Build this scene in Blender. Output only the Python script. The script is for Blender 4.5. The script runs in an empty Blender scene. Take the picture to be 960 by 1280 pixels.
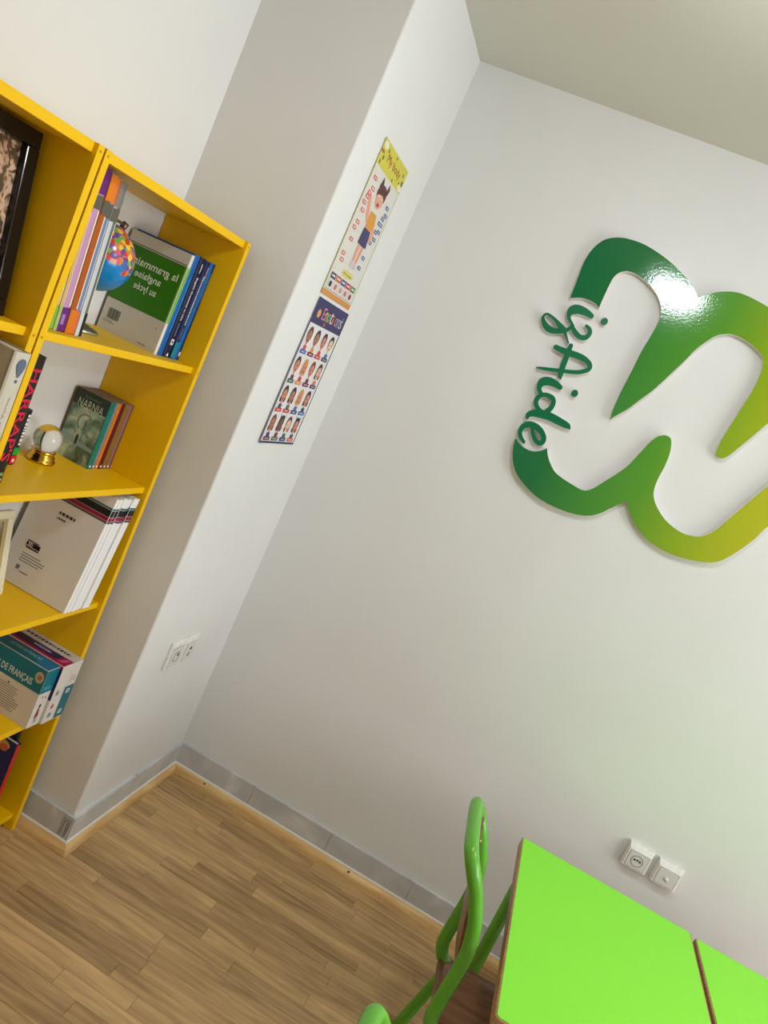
import bpy, bmesh, math, random
from mathutils import Vector, Matrix
random.seed(7)
SC = bpy.context.scene
COL = SC.collection

# ------------------------------------------------------------------ camera
CAM_POS = (0.88517, -2.67634, 1.73493)
CAM_RIGHT = (0.876700, 0.245518, 0.413664)
CAM_DOWN = (0.440024, -0.061857, -0.895853)
CAM_FWD = (-0.194360, 0.967417, -0.162263)
cam_data = bpy.data.cameras.new('camera')
cam = bpy.data.objects.new('camera', cam_data)
COL.objects.link(cam)
r, d, fw = Vector(CAM_RIGHT), Vector(CAM_DOWN), Vector(CAM_FWD)
m3 = Matrix((r, -d, -fw)).transposed()
cam.matrix_world = Matrix.Translation(CAM_POS) @ m3.to_4x4()
cam_data.sensor_fit = 'VERTICAL'
cam_data.sensor_height = 36.0
cam_data.lens = 967.19 * 36.0 / 1280.0
cam_data.clip_start = 0.02
SC.camera = cam

# ------------------------------------------------------------------ world, lights, exposure
SKY_STRENGTH = 6.8
LAMP_STRENGTH = 42.0
SC.view_settings.view_transform = 'Standard'
SC.view_settings.look = 'None'
SC.view_settings.gamma = 1.0
SC.view_settings.use_curve_mapping = False
SC.view_settings.exposure = 0.38
world = bpy.data.worlds.new('sky')
SC.world = world
world.use_nodes = True
bg = world.node_tree.nodes['Background']
bg.inputs[0].default_value = (0.93, 0.93, 0.96, 1)
bg.inputs[1].default_value = SKY_STRENGTH

ROOM_X0, ROOM_X1 = -0.41, 4.1
ROOM_Y0, ROOM_Y1 = -4.7, 0.0
ROOM_H = 2.8
COLUMN_Y = -0.665
WIN = dict(y0=-2.6, y1=-0.5, z0=0.75, z1=2.40)     # window in the right wall

portal = bpy.data.lights.new('window_portal', 'AREA')
portal.shape = 'RECTANGLE'
portal.size = WIN['z1'] - WIN['z0']
portal.size_y = WIN['y1'] - WIN['y0']
portal.cycles.is_portal = True
po = bpy.data.objects.new('window_portal', portal)
COL.objects.link(po)
po.location = (ROOM_X1 + 0.17, (WIN['y0'] + WIN['y1']) / 2, (WIN['z0'] + WIN['z1']) / 2)
po.rotation_euler = (0, math.radians(90), 0)       # -Z axis of the light looks into the room (-X)

# ------------------------------------------------------------------ material helpers
def lin(c):
    c = c / 255.0
    return c / 12.92 if c <= 0.04045 else ((c + 0.055) / 1.055) ** 2.4

MATS = {}
def M(rgb, rough=0.5, metal=0.0, coat=0.0, key=''):
    k = (tuple(rgb), rough, metal, coat, key)
    if k in MATS:
        return MATS[k]
    m = bpy.data.materials.new('paint_%d_%d_%d' % tuple(rgb))
    m.use_nodes = True
    b = m.node_tree.nodes['Principled BSDF']
    b.inputs['Base Color'].default_value = (lin(rgb[0]), lin(rgb[1]), lin(rgb[2]), 1)
    b.inputs['Roughness'].default_value = rough
    b.inputs['Metallic'].default_value = metal
    b.inputs['Coat Weight'].default_value = coat
    b.inputs['Specular IOR Level'].default_value = 0.5 if (metal or rough < 0.3) else 0.3
    # fine procedural variation of the roughness keeps flat paint from looking like plastic
    nt = m.node_tree
    n = nt.nodes.new('ShaderNodeTexNoise'); n.inputs['Scale'].default_value = 40
    tc = nt.nodes.new('ShaderNodeTexCoord')
    mr = nt.nodes.new('ShaderNodeMapRange')
    mr.inputs['To Min'].default_value = max(0.0, rough - 0.05)
    mr.inputs['To Max'].default_value = min(1.0, rough + 0.05)
    nt.links.new(tc.outputs['Object'], n.inputs['Vector'])
    nt.links.new(n.outputs['Fac'], mr.inputs['Value'])
    nt.links.new(mr.outputs['Result'], b.inputs['Roughness'])
    MATS[k] = m
    return m

def node_mat(name):
    m = bpy.data.materials.new(name); m.use_nodes = True
    nt = m.node_tree
    return m, nt, nt.nodes['Principled BSDF']

def plaster(name, rgb, bump=0.25, rough=0.55, spec=0.35):
    m, nt, b = node_mat(name)
    tc = nt.nodes.new('ShaderNodeTexCoord')
    n1 = nt.nodes.new('ShaderNodeTexNoise'); n1.inputs['Scale'].default_value = 2.2; n1.inputs['Detail'].default_value = 5
    n2 = nt.nodes.new('ShaderNodeTexNoise'); n2.inputs['Scale'].default_value = 14; n2.inputs['Detail'].default_value = 6
    add = nt.nodes.new('ShaderNodeMath'); add.operation = 'MULTIPLY_ADD'; add.inputs[1].default_value = 0.12
    nt.links.new(tc.outputs['Object'], n1.inputs['Vector']); nt.links.new(tc.outputs['Object'], n2.inputs['Vector'])
    nt.links.new(n2.outputs['Fac'], add.inputs[0]); nt.links.new(n1.outputs['Fac'], add.inputs[2])
    bp = nt.nodes.new('ShaderNodeBump'); bp.inputs['Strength'].default_value = bump; bp.inputs['Distance'].default_value = 0.03
    nt.links.new(add.outputs[0], bp.inputs['Height']); nt.links.new(bp.outputs['Normal'], b.inputs['Normal'])
    cr = nt.nodes.new('ShaderNodeValToRGB')
    c0 = [lin(v) for v in rgb]
    cr.color_ramp.elements[0].position = 0.3; cr.color_ramp.elements[0].color = (c0[0]*.96, c0[1]*.955, c0[2]*.95, 1)
    cr.color_ramp.elements[1].position = 0.7; cr.color_ramp.elements[1].color = (*c0, 1)
    nt.links.new(n1.outputs['Fac'], cr.inputs['Fac']); nt.links.new(cr.outputs['Color'], b.inputs['Base Color'])
    b.inputs['Roughness'].default_value = rough
    b.inputs['Specular IOR Level'].default_value = spec
    return m

def wood(name, dark, light, scale=(1.2, 30, 30), rough=0.45, rnd=0.0, bump=0.05, wave=0.2):
    """grain runs along object X; rnd > 0 shifts tone and pattern per object"""
    m, nt, b = node_mat(name)
    tc = nt.nodes.new('ShaderNodeTexCoord')
    oi = nt.nodes.new('ShaderNodeObjectInfo')
    mp = nt.nodes.new('ShaderNodeMapping'); mp.inputs['Scale'].default_value = scale
    nt.links.new(tc.outputs['Object'], mp.inputs['Vector'])
    mul = nt.nodes.new('ShaderNodeMath'); mul.operation = 'MULTIPLY'; mul.inputs[1].default_value = 60
    nt.links.new(oi.outputs['Random'], mul.inputs[0])
    cx = nt.nodes.new('ShaderNodeCombineXYZ')
    for i in range(3): nt.links.new(mul.outputs[0], cx.inputs[i])
    va = nt.nodes.new('ShaderNodeVectorMath'); va.operation = 'ADD'
    nt.links.new(mp.outputs['Vector'], va.inputs[0]); nt.links.new(cx.outputs[0], va.inputs[1])
    n = nt.nodes.new('ShaderNodeTexNoise'); n.inputs['Scale'].default_value = 1.6; n.inputs['Detail'].default_value = 7; n.inputs['Distortion'].default_value = 1.1
    nt.links.new(va.outputs[0], n.inputs['Vector'])
    w = nt.nodes.new('ShaderNodeTexWave'); w.wave_type = 'BANDS'; w.bands_direction = 'Y'
    w.inputs['Scale'].default_value = 0.55; w.inputs['Distortion'].default_value = 9; w.inputs['Detail'].default_value = 3; w.inputs['Detail Scale'].default_value = 0.6
    nt.links.new(va.outputs[0], w.inputs['Vector'])
    mix = nt.nodes.new('ShaderNodeMath'); mix.operation = 'MULTIPLY_ADD'; mix.inputs[1].default_value = wave
    nt.links.new(w.outputs['Fac'], mix.inputs[0]); nt.links.new(n.outputs['Fac'], mix.inputs[2])
    rn = nt.nodes.new('ShaderNodeMath'); rn.operation = 'MULTIPLY_ADD'; rn.inputs[1].default_value = rnd
    nt.links.new(oi.outputs['Random'], rn.inputs[0]); nt.links.new(mix.outputs[0], rn.inputs[2])
    cr = nt.nodes.new('ShaderNodeValToRGB')
    cr.color_ramp.elements[0].position = 0.32; cr.color_ramp.elements[0].color = (*[lin(v) for v in dark], 1)
    cr.color_ramp.elements[1].position = 1.0; cr.color_ramp.elements[1].color = (*[lin(v) for v in light], 1)
    nt.links.new(rn.outputs[0], cr.inputs['Fac']); nt.links.new(cr.outputs['Color'], b.inputs['Base Color'])
    b.inputs['Roughness'].default_value = rough
    bp = nt.nodes.new('ShaderNodeBump'); bp.inputs['Strength'].default_value = bump; bp.inputs['Distance'].default_value = 0.004
    nt.links.new(n.outputs['Fac'], bp.inputs['Height']); nt.links.new(bp.outputs['Normal'], b.inputs['Normal'])
    return m

def noise_mat(name, stops, scale=6.0, rough=0.5, detail=4, vscale=(1, 1, 1), distort=0.0, spec=0.5):
    m, nt, b = node_mat(name)
    tc = nt.nodes.new('ShaderNodeTexCoord'); mp = nt.nodes.new('ShaderNodeMapping'); mp.inputs['Scale'].default_value = vscale
    n = nt.nodes.new('ShaderNodeTexNoise'); n.inputs['Scale'].default_value = scale; n.inputs['Detail'].default_value = detail; n.inputs['Distortion'].default_value = distort
    nt.links.new(tc.outputs['Object'], mp.inputs['Vector']); nt.links.new(mp.outputs['Vector'], n.inputs['Vector'])
    cr = nt.nodes.new('ShaderNodeValToRGB')
    el = cr.color_ramp.elements
    while len(el) < len(stops): el.new(0.5)
    for e, (p, c) in zip(el, stops):
        e.position = p; e.color = (*[lin(v) for v in c], 1)
    nt.links.new(n.outputs['Fac'], cr.inputs['Fac']); nt.links.new(cr.outputs['Color'], b.inputs['Base Color'])
    b.inputs['Roughness'].default_value = rough
    b.inputs['Specular IOR Level'].default_value = spec
    return m

# ------------------------------------------------------------------ object helpers
def tag(o, label=None, cat=None, group=None, kind=None):
    if label: o['label'] = label
    if cat: o['category'] = cat
    if group: o['group'] = group
    if kind: o['kind'] = kind
    return o

def thing(name, label, cat, loc=(0, 0, 0), rot=(0, 0, 0), group=None):
    o = bpy.data.objects.new(name, None); COL.objects.link(o)
    o.empty_display_size = 0.05
    o.location = loc; o.rotation_euler = rot
    return tag(o, label, cat, group)

def link(name, me, parent=None, loc=None, label=None):
    o = bpy.data.objects.new(name, me); COL.objects.link(o)
    if parent: o.parent = parent
    if loc: o.location = loc
    if label: o['label'] = label
    return o

def obj(name, bm, mats, parent=None, loc=None, smooth=False, label=None):
    me = bpy.data.meshes.new(name)
    bmesh.ops.recalc_face_normals(bm, faces=bm.faces)
    bm.to_mesh(me); bm.free()
    for mt in (mats if isinstance(mats, (list, tuple)) else [mats]): me.materials.append(mt)
    if smooth:
        for p in me.polygons: p.use_smooth = True
        if smooth != 'all':
            me.set_sharp_from_angle(angle=math.radians(40))
    return link(name, me, parent, loc, label)

def add_box(bm, x0, y0, z0, x1, y1, z1, mi=0, bev=0.0, seg=1):
    vs = [bm.verts.new(p) for p in ((x0,y0,z0),(x1,y0,z0),(x1,y1,z0),(x0,y1,z0),(x0,y0,z1),(x1,y0,z1),(x1,y1,z1),(x0,y1,z1))]
    fs = [bm.faces.new([vs[i] for i in q]) for q in ((0,3,2,1),(4,5,6,7),(0,1,5,4),(1,2,6,5),(2,3,7,6),(3,0,4,7))]
    for f in fs: f.material_index = mi
    if bev:
        es = {e for f in fs for e in f.edges}
        rr = bmesh.ops.bevel(bm, geom=list(es), offset=bev, segments=seg, profile=0.5, affect='EDGES')
        for f in rr['faces']: f.material_index = mi
    return fs

def box(x0, y0, z0, x1, y1, z1, bev=0.0, seg=1):
    bm = bmesh.new(); add_box(bm, x0, y0, z0, x1, y1, z1, 0, bev, seg); return bm

def catmull(pts, n=6, closed=False):
    P = [Vector(p) for p in pts]; out = []
    N = len(P)
    rng = range(N if closed else N - 1)
    for i in rng:
        p1, p2 = P[i], P[(i+1) % N]
        p0 = P[i-1] if (closed or i > 0) else p1 + (p1 - p2)
        p3 = P[(i+2) % N] if (closed or i + 2 < N) else p2 + (p2 - p1)
        for k in range(n):
            t = k / n
            out.append(0.5 * ((2*p1) + (p2-p0)*t + (2*p0-5*p1+4*p2-p3)*t*t + (3*p1-p0-3*p2+p3)*t**3))
    if not closed: out.append(P[-1])
    return out

def add_tube(bm, path, radius, sides=14, closed=False, mi=0):
    P = [Vector(p) for p in path]; N = len(P)
    R = radius if isinstance(radius, (list, tuple)) else [radius] * N
    tan = []
    for i in range(N):
        a = P[i-1] if (i > 0 or closed) else P[i]
        b = P[(i+1) % N] if (i < N-1 or closed) else P[i]
        tan.append((b - a).normalized())
    up = Vector((0, 0, 1)) if abs(tan[0].z) < 0.9 else Vector((1, 0, 0))
    nrm = (up - tan[0] * up.dot(tan[0])).normalized()
    rings = []
    for i in range(N):
        nrm = (nrm - tan[i] * nrm.dot(tan[i])).normalized()
        bi = tan[i].cross(nrm)
        rings.append([bm.verts.new(P[i] + (nrm * math.cos(2*math.pi*k/sides) + bi * math.sin(2*math.pi*k/sides)) * R[i]) for k in range(sides)])
    for i in range(N if closed else N - 1):
        a, b = rings[i], rings[(i+1) % N]
        for k in range(sides):
            f = bm.faces.new((a[k], a[(k+1) % sides], b[(k+1) % sides], b[k])); f.smooth = True; f.material_index = mi
    if not closed:
        bm.faces.new(list(reversed(rings[0]))).material_index = mi
        bm.faces.new(rings[-1]).material_index = mi

def tube(path, radius, sides=14, closed=False):
    bm = bmesh.new(); add_tube(bm, path, radius, sides, closed); return bm

def add_lathe(bm, prof, cx=0, cy=0, seg=32, mi=0):
    rings = []
    for (rr, z) in prof:
        if rr < 1e-6: rings.append([bm.verts.new((cx, cy, z))])
        else: rings.append([bm.verts.new((cx + rr*math.cos(2*math.pi*k/seg), cy + rr*math.sin(2*math.pi*k/seg), z)) for k in range(seg)])
    for a, b in zip(rings[:-1], rings[1:]):
        for k in range(seg):
            k2 = (k+1) % seg
            if len(a) == 1 and len(b) == 1: continue
            if len(a) == 1: f = bm.faces.new((a[0], b[k2], b[k]))
            elif len(b) == 1: f = bm.faces.new((a[k], a[k2], b[0]))
            else: f = bm.faces.new((a[k], a[k2], b[k2], b[k]))
            f.smooth = True; f.material_index = mi

def lathe(prof, seg=32):
    bm = bmesh.new(); add_lathe(bm, prof, seg=seg); return bm

def prism(bm, pts2, f3, h0, h1, mi=0, mi_side=None, mi_top=None):
    """closed 2D outline -> solid between heights h0 and h1; f3(a, b, h) gives the 3D point"""
    a = [bm.verts.new(f3(p[0], p[1], h0)) for p in pts2]
    b = [bm.verts.new(f3(p[0], p[1], h1)) for p in pts2]
    n = len(a)
    bm.faces.new(a).material_index = mi
    bm.faces.new(list(reversed(b))).material_index = mi if mi_top is None else mi_top
    for i in range(n):
        f = bm.faces.new((a[i], b[i], b[(i+1) % n], a[(i+1) % n])); f.material_index = mi if mi_side is None else mi_side

# flat print: lettering and pictures laid on a surface -----------------------------
TXT = {}
def text2d(s, bold=0.0):
    """outline of a word as (verts, faces), scaled to a unit box, plus its aspect"""
    k = (s, bold)
    if k in TXT: return TXT[k]
    cu = bpy.data.curves.new('lettering', 'FONT'); cu.body = s; cu.resolution_u = 2; cu.offset = bold
    o = bpy.data.objects.new('lettering', cu); COL.objects.link(o)
    dg = bpy.context.evaluated_depsgraph_get()
    me = bpy.data.meshes.new_from_object(o.evaluated_get(dg))
    vs = [(v.co.x, v.co.y) for v in me.vertices]; fs = [tuple(p.vertices) for p in me.polygons]
    bpy.data.objects.remove(o); bpy.data.meshes.remove(me); bpy.data.curves.remove(cu)
    x0 = min(v[0] for v in vs); x1 = max(v[0] for v in vs); y0 = min(v[1] for v in vs); y1 = max(v[1] for v in vs)
    w, h = max(x1-x0, 1e-6), max(y1-y0, 1e-6)
    TXT[k] = ([((v[0]-x0)/w, (v[1]-y0)/h) for v in vs], fs, w / h)
    return TXT[k]

class Print:
    def __init__(self): self.polys = []; self.mats = []
    def _mi(self, mat):
        if mat not in self.mats: self.mats.append(mat)
        return self.mats.index(mat)
    def add(self, pts, mat, h=0.0004): self.polys.append((list(pts), [tuple(range(len(pts)))], self._mi(mat), h))
    def rect(self, a0, b0, a1, b1, mat, h=0.0004, n=1):
        for i in range(n):
            for j in range(n):
                A0 = a0+(a1-a0)*i/n; A1 = a0+(a1-a0)*(i+1)/n; B0 = b0+(b1-b0)*j/n; B1 = b0+(b1-b0)*(j+1)/n
                self.add([(A0,B0),(A1,B0),(A1,B1),(A0,B1)], mat, h)
    def ell(self, a, b, ra, rb, mat, h=0.0004, n=14, a0=0, a1=2*math.pi):
        full = a1 - a0 > 6.28
        self.add([(a+ra*math.cos(a0+(a1-a0)*k/(n if full else n-1)), b+rb*math.sin(a0+(a1-a0)*k/(n if full else n-1))) for k in range(n)], mat, h)
    def text(self, s, a0, b0, a1, b1, mat, h=0.0008, rot=0, mirror=False, bold=0.0):
        vs, fs, asp = text2d(s, bold)
        pts = []
        for (x, y) in vs:
            if mirror: x = 1 - x
            if rot == 0: p = (a0+(a1-a0)*x, b0+(b1-b0)*y)
            elif rot == -90: p = (a0+(a1-a0)*y, b1-(b1-b0)*x)
            else: p = (a1-(a1-a0)*y, b0+(b1-b0)*x)
            pts.append(p)
        self.polys.append((pts, fs, self._mi(mat), h))
    def dashes(self, a0, b0, a1, b1, mat, h=0.0008, rot=0, seed=3, step=0.5):
        """row of word-like blocks too small to read"""
        rg = random.Random(seed); L = (a1-a0) if rot == 0 else (b1-b0); th = (b1-b0) if rot == 0 else (a1-a0); s = 0.0
        while s < L - 0.001:
            w = min(th*rg.uniform(step, step*3), L - s)
            if rot == 0: self.rect(a0+s, b0, a0+s+w, b1, mat, h)
            else: self.rect(a0, b1-s-w, a1, b1-s, mat, h)
            s += w + th*0.35
    def lines(self, a0, b0, a1, b1, n, mat, h=0.0006, fill=0.3, seed=1):
        rg = random.Random(seed)
        for k in range(n):
            b = b1 - (b1-b0)*(k+0.5)/n
            self.rect(a0, b-(b1-b0)/n*fill/2, a0+(a1-a0)*rg.uniform(.7, 1), b+(b1-b0)/n*fill/2, mat, h)
    def build(self, name, parent, f3):
        if 2 <= len(self.polys) <= 3:              # a few separate prints: one part each
            outs = []
            for q in self.polys:
                s = Print(); s.mats = self.mats; s.polys = [q]; outs.append(s._build(name, parent, f3))
            return outs[0]
        return self._build(name, parent, f3)
    def _build(self, name, parent, f3):
        vs, fs, mis = [], [], []
        for pts, faces, mi, h in self.polys:
            o = len(vs); vs += [tuple(f3(a, b, h)) for a, b in pts]
            for f in faces: fs.append([o+i for i in f]); mis.append(mi)
        me = bpy.data.meshes.new(name); me.from_pydata(vs, [], fs)
        for mt in self.mats: me.materials.append(mt)
        for p, mi in zip(me.polygons, mis): p.material_index = mi
        me.update()
        return link(name, me, parent)
# ------------------------------------------------------------------ materials of the place
MW = plaster('white_wall_paint', (226, 226, 223), 0.22, 0.5)
MC = plaster('ceiling_paint', (216, 215, 204), 0.1, 0.7, 0.2)
YEL = M((240, 190, 0), 0.42)
GREEN_TUBE = M((98, 172, 50), 0.22, key='tube')
MTRIM = wood('pine_trim', (194, 146, 82), (244, 212, 152), (3, 24, 24), 0.4)
MTRIM_Y = wood('pine_trim_side', (194, 146, 82), (244, 212, 152), (24, 3, 24), 0.4)
MTILE = noise_mat('grey_marble', [(0.3, (184, 185, 184)), (0.6, (202, 203, 201)), (0.74, (222, 222, 219))], 6, 0.35, 8, distort=1.2)
MCAULK = M((232, 230, 224), 0.6)
MPLANK = wood('oak_laminate', (138, 106, 64), (216, 178, 122), (2.2, 20, 20), 0.42, 0.26, 0.03, 0.08)
MBASE = M((98, 76, 50), 0.7)
MBEECH = wood('beech_edge', (128, 88, 50), (196, 152, 98), (2, 40, 40), 0.4)
MPLY = wood('brown_plywood', (104, 68, 42), (152, 108, 72), (3, 14, 14), 0.3)
WHITE = M((232, 231, 226), 0.45)
PAPER = M((222, 216, 200), 0.8)

# ------------------------------------------------------------------ room shell
def struct(name, bm, mat, parent=None):
    return tag(obj(name, bm, mat, parent), kind='structure')

T = 0.15
struct('wall_back', box(0.0, 0.0, 0, ROOM_X1, T, ROOM_H), MW)
bm = bmesh.new()     # projecting pillar in the corner, slightly rounded plaster arris
bx = 0.006
pts = [(ROOM_X0 - T, T), (ROOM_X0 - T, COLUMN_Y), (-bx, COLUMN_Y), (-bx*0.3, COLUMN_Y + bx*0.3), (0, COLUMN_Y + bx), (0, T)]
prism(bm, pts, lambda a, b, h: (a, b, h), 0, ROOM_H)
struct('wall_pillar', bm, MW)
struct('wall_left', box(ROOM_X0 - T, ROOM_Y0, 0, ROOM_X0, COLUMN_Y, ROOM_H), MW)
struct('wall_front', box(ROOM_X0 - T, ROOM_Y0 - T, 0, ROOM_X1 + T, ROOM_Y0, ROOM_H), MW)
bm = bmesh.new()     # right wall with the window opening
add_box(bm, ROOM_X1, ROOM_Y0, 0, ROOM_X1 + T, T, WIN['z0'])
add_box(bm, ROOM_X1, ROOM_Y0, WIN['z1'], ROOM_X1 + T, T, ROOM_H)
add_box(bm, ROOM_X1, ROOM_Y0, WIN['z0'], ROOM_X1 + T, WIN['y0'], WIN['z1'])
add_box(bm, ROOM_X1, WIN['y1'], WIN['z0'], ROOM_X1 + T, T, WIN['z1'])
struct('wall_right', bm, MW)
struct('ceiling', box(ROOM_X0 - T, ROOM_Y0 - T, ROOM_H, ROOM_X1 + T, T, ROOM_H + 0.1), MC)

# window: frame, sill and two panes
bm = bmesh.new()
y0, y1, z0, z1 = WIN['y0'], WIN['y1'], WIN['z0'], WIN['z1']
xf0, xf1 = ROOM_X1 + 0.05, ROOM_X1 + 0.11
for a in ((y0, z0, y1, z0+.06), (y0, z1-.06, y1, z1), (y0, z0+.06, y0+.06, z1-.06), (y1-.06, z0+.06, y1, z1-.06), ((y0+y1)/2-.05, z0+.06, (y0+y1)/2+.05, z1-.06)):
    add_box(bm, xf0, a[0], a[1], xf1, a[2], a[3])
win = tag(obj('window_1', bm, WHITE), kind='structure')
obj('window_sill', box(ROOM_X1 - 0.06, y0 - .04, z0 - .03, ROOM_X1 + .05, y1 + .04, z0, .004), WHITE, win)
mg, nt, b = node_mat('window_glass')
tr = nt.nodes.new('ShaderNodeBsdfTransparent'); gl = nt.nodes.new('ShaderNodeBsdfGlossy'); gl.inputs['Roughness'].default_value = 0.02
mx = nt.nodes.new('ShaderNodeMixShader'); mx.inputs[0].default_value = 0.06
nt.links.new(tr.outputs[0], mx.inputs[1]); nt.links.new(gl.outputs[0], mx.inputs[2])
nt.links.new(mx.outputs[0], nt.nodes['Material Output'].inputs['Surface'])
for (a, c) in ((y0+.06, (y0+y1)/2-.05), ((y0+y1)/2+.05, y1-.06)):
    obj('pane', box(ROOM_X1+.077, a, z0+.06, ROOM_X1+.083, c, z1-.06), mg, win)

# floor: sub-floor slab and laminate strips running along the logo wall
floor = struct('floor', box(ROOM_X0 - T, ROOM_Y0 - T, -0.1, ROOM_X1 + T, T, -0.006), MBASE)
SW = 0.0565
planks_mesh = {}
def plank_mesh(L):
    L = round(L, 2)
    if L not in planks_mesh:
        bm = box(0, 0.0003, -0.0062, L - 0.0006, SW - 0.0003, 0, 0.0005)
        me = bpy.data.meshes.new('plank'); bm.to_mesh(me); bm.free(); me.materials.append(MPLANK)
        planks_mesh[L] = me
    return planks_mesh[L]
rg = random.Random(21)
PX0, PX1, PY0 = -0.42, 1.62, -1.92
row = 0
y = -SW + 0.012
rest = bmesh.new()
while y > ROOM_Y0 - SW:
    x = PX0 - rg.uniform(0.0, 0.45)
    x = max(x, -0.9)
    while x < ROOM_X1:
        L = round(rg.choice((0.36, 0.42, 0.48, 0.56, 0.62)) , 2)
        if x + L > PX0 and x < PX1 and y > PY0:
            if x < -0.55:
                L = round(L + x + 0.55, 2); x = -0.55
            if L > 0.05: link('plank', plank_mesh(L), floor, (x, y, 0))
        elif x + L > -0.5:
            add_box(rest, max(x, -.5), y + .0003, -0.0062, x + L - .0006, y + SW - .0003, 0)
        x += L
    y -= SW
tag(obj('far_planks', rest, MPLANK, floor), kind='stuff')

# grey tile skirting and wooden quarter-round with a bead of white caulk
def skirting(name, p, q, nrm, n, tname, ext0=0, ext1=0):
    """p, q: ends on the wall line; nrm: outward normal"""
    p, q, nrm = Vector((*p, 0)), Vector((*q, 0)), Vector((*nrm, 0))
    t = (q - p).normalized()
    def f3o(e0, e1):
        L = (q - p).length
        def f(a, b, s):     # s in metres along the run, mitred by e0 / e1
            return None
        return L
    L = (q - p).length
    hb, tb = 0.118, 0.012
    base = tag(obj(name, _strip(p, t, nrm, -ext0*0.004, L + ext1*0.004, [(0, 0), (0.004, 0), (0.004, hb - .002), (0, hb - .002)], ext0, ext1), MCAULK), kind='structure')
    for i in range(n):
        s0, s1 = L*i/n, L*(i+1)/n
        g0 = 0.0008 if i > 0 else 0; g1 = 0.0008 if i < n-1 else 0
        jit = rg.uniform(-.0012, .0012)
        obj('tile', _strip(p, t, nrm, s0 + g0, s1 - g1, [(0.003, 0.002), (tb, 0.002), (tb, hb + jit), (0.003, hb + jit)], ext0 if i == 0 else 0, ext1 if i == n-1 else 0), MTILE, base)
    prof = [(tb, 0.0), (tb + .020, 0.0)] + [(tb + .020*math.cos(a), .008 + .024*math.sin(a)) for a in [math.pi/2*k/6 for k in range(7)]]
    prof = prof[:1] + prof[1:]
    tr = tag(obj(tname, _strip(p, t, nrm, 0, L, prof, ext0, ext1), MTRIM if abs(nrm.y) > .5 else MTRIM_Y, smooth=True), kind='structure')
    obj('caulk_bead', _strip(p, t, nrm, 0, L, [(tb, 0.030), (tb + .004, 0.031), (tb + .003, 0.036), (tb, 0.038)], ext0, ext1), MCAULK, tr)
    return base, tr

def _strip(p, t, nrm, s0, s1, prof, e0, e1):
    """sweep a profile (distance from wall, height); e = +1 outside mitre, -1 inside mitre"""
    bm = bmesh.new()
    A = [bm.verts.new(p + t*(s0 - e0*a) + nrm*a + Vector((0, 0, z))) for a, z in prof]
    B = [bm.verts.new(p + t*(s1 + e1*a) + nrm*a + Vector((0, 0, z))) for a, z in prof]
    n = len(prof)
    bm.faces.new(A); bm.faces.new(list(reversed(B)))
    for i in range(n): bm.faces.new((A[i], B[i], B[(i+1) % n], A[(i+1) % n]))
    return bm
skirting('baseboard_back', (0, 0), (ROOM_X1, 0), (0, -1), 12, 'trim_1', -1, 0)
skirting('baseboard_pillar_side', (0, COLUMN_Y), (0, 0), (1, 0), 2, 'trim_2', 1, -1)
skirting('baseboard_pillar_front', (ROOM_X0, COLUMN_Y), (0, COLUMN_Y), (0, -1), 1, 'trim_3', 0, 1)

# scribbled dark scuffs on the skirting tile at the pillar corner
p = Print(); rg2 = random.Random(4)
for k in range(10):
    a = -0.030 + 0.030*rg2.random(); b0 = 0.040 + 0.012*rg2.random(); b1 = 0.095 + 0.018*rg2.random(); s_ = rg2.uniform(-.008, .008)
    p.add([(a, b0), (a + .0011, b0), (a + s_ + .0011, b1), (a + s_, b1)], M((92, 92, 90), .8), .0003 + k*.00002)
tag(p.build('scuff_marks', bpy.data.objects['baseboard_pillar_front'], lambda a, b_, k: (a, COLUMN_Y - 0.012 - k, b_)), kind='stuff')

# dark knots and nail holes in the trim belong to its wood
nail = M((40, 28, 18), 0.7)
tr1 = bpy.data.objects['trim_1']
for x in (0.16, 0.80):
    obj('nail_hole', lathe([(0, 0), (0.0045, 0), (0.0045, 0.002), (0, 0.002)], 10), nail, tr1, (x, -0.0265, 0.026))

# ceiling lamps: round opal domes on the ceiling
MEMIT, nt, b = node_mat('lamp_opal')
b.inputs['Emission Color'].default_value = (0.93, 0.985, 1.06, 1)
b.inputs['Emission Strength'].default_value = LAMP_STRENGTH
b.inputs['Base Color'].default_value = (.8, .8, .8, 1)
LAMPS = ((0.93, -1.25, 'round opal pendant lamp hanging over the open floor'), (2.30, -1.25, 'round opal pendant lamp hanging near the right wall'))
for lx, ly, lab in LAMPS:
    t = thing('pendant_lamp', lab, 'lamp', (lx, ly, ROOM_H), group='opal pendant lamps')
    obj('ceiling_rose', lathe([(0, 0), (.05, 0), (.052, -.012), (.035, -.024), (0, -.024)], 28), WHITE, t)
    obj('rod', tube([(0, 0, -.02), (0, 0, -.13)], .007, 10), WHITE, t)
    obj('cap', lathe([(0, -.125), (.125, -.130), (.142, -.140), (.142, -.150), (.125, -.152), (0, -.145)], 40), WHITE, t)
    obj('dome', lathe([(.125, -.150), (.127, -.172), (.117, -.200), (.092, -.226), (.054, -.240), (0, -.245)], 40), MEMIT, t, smooth='all')
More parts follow.
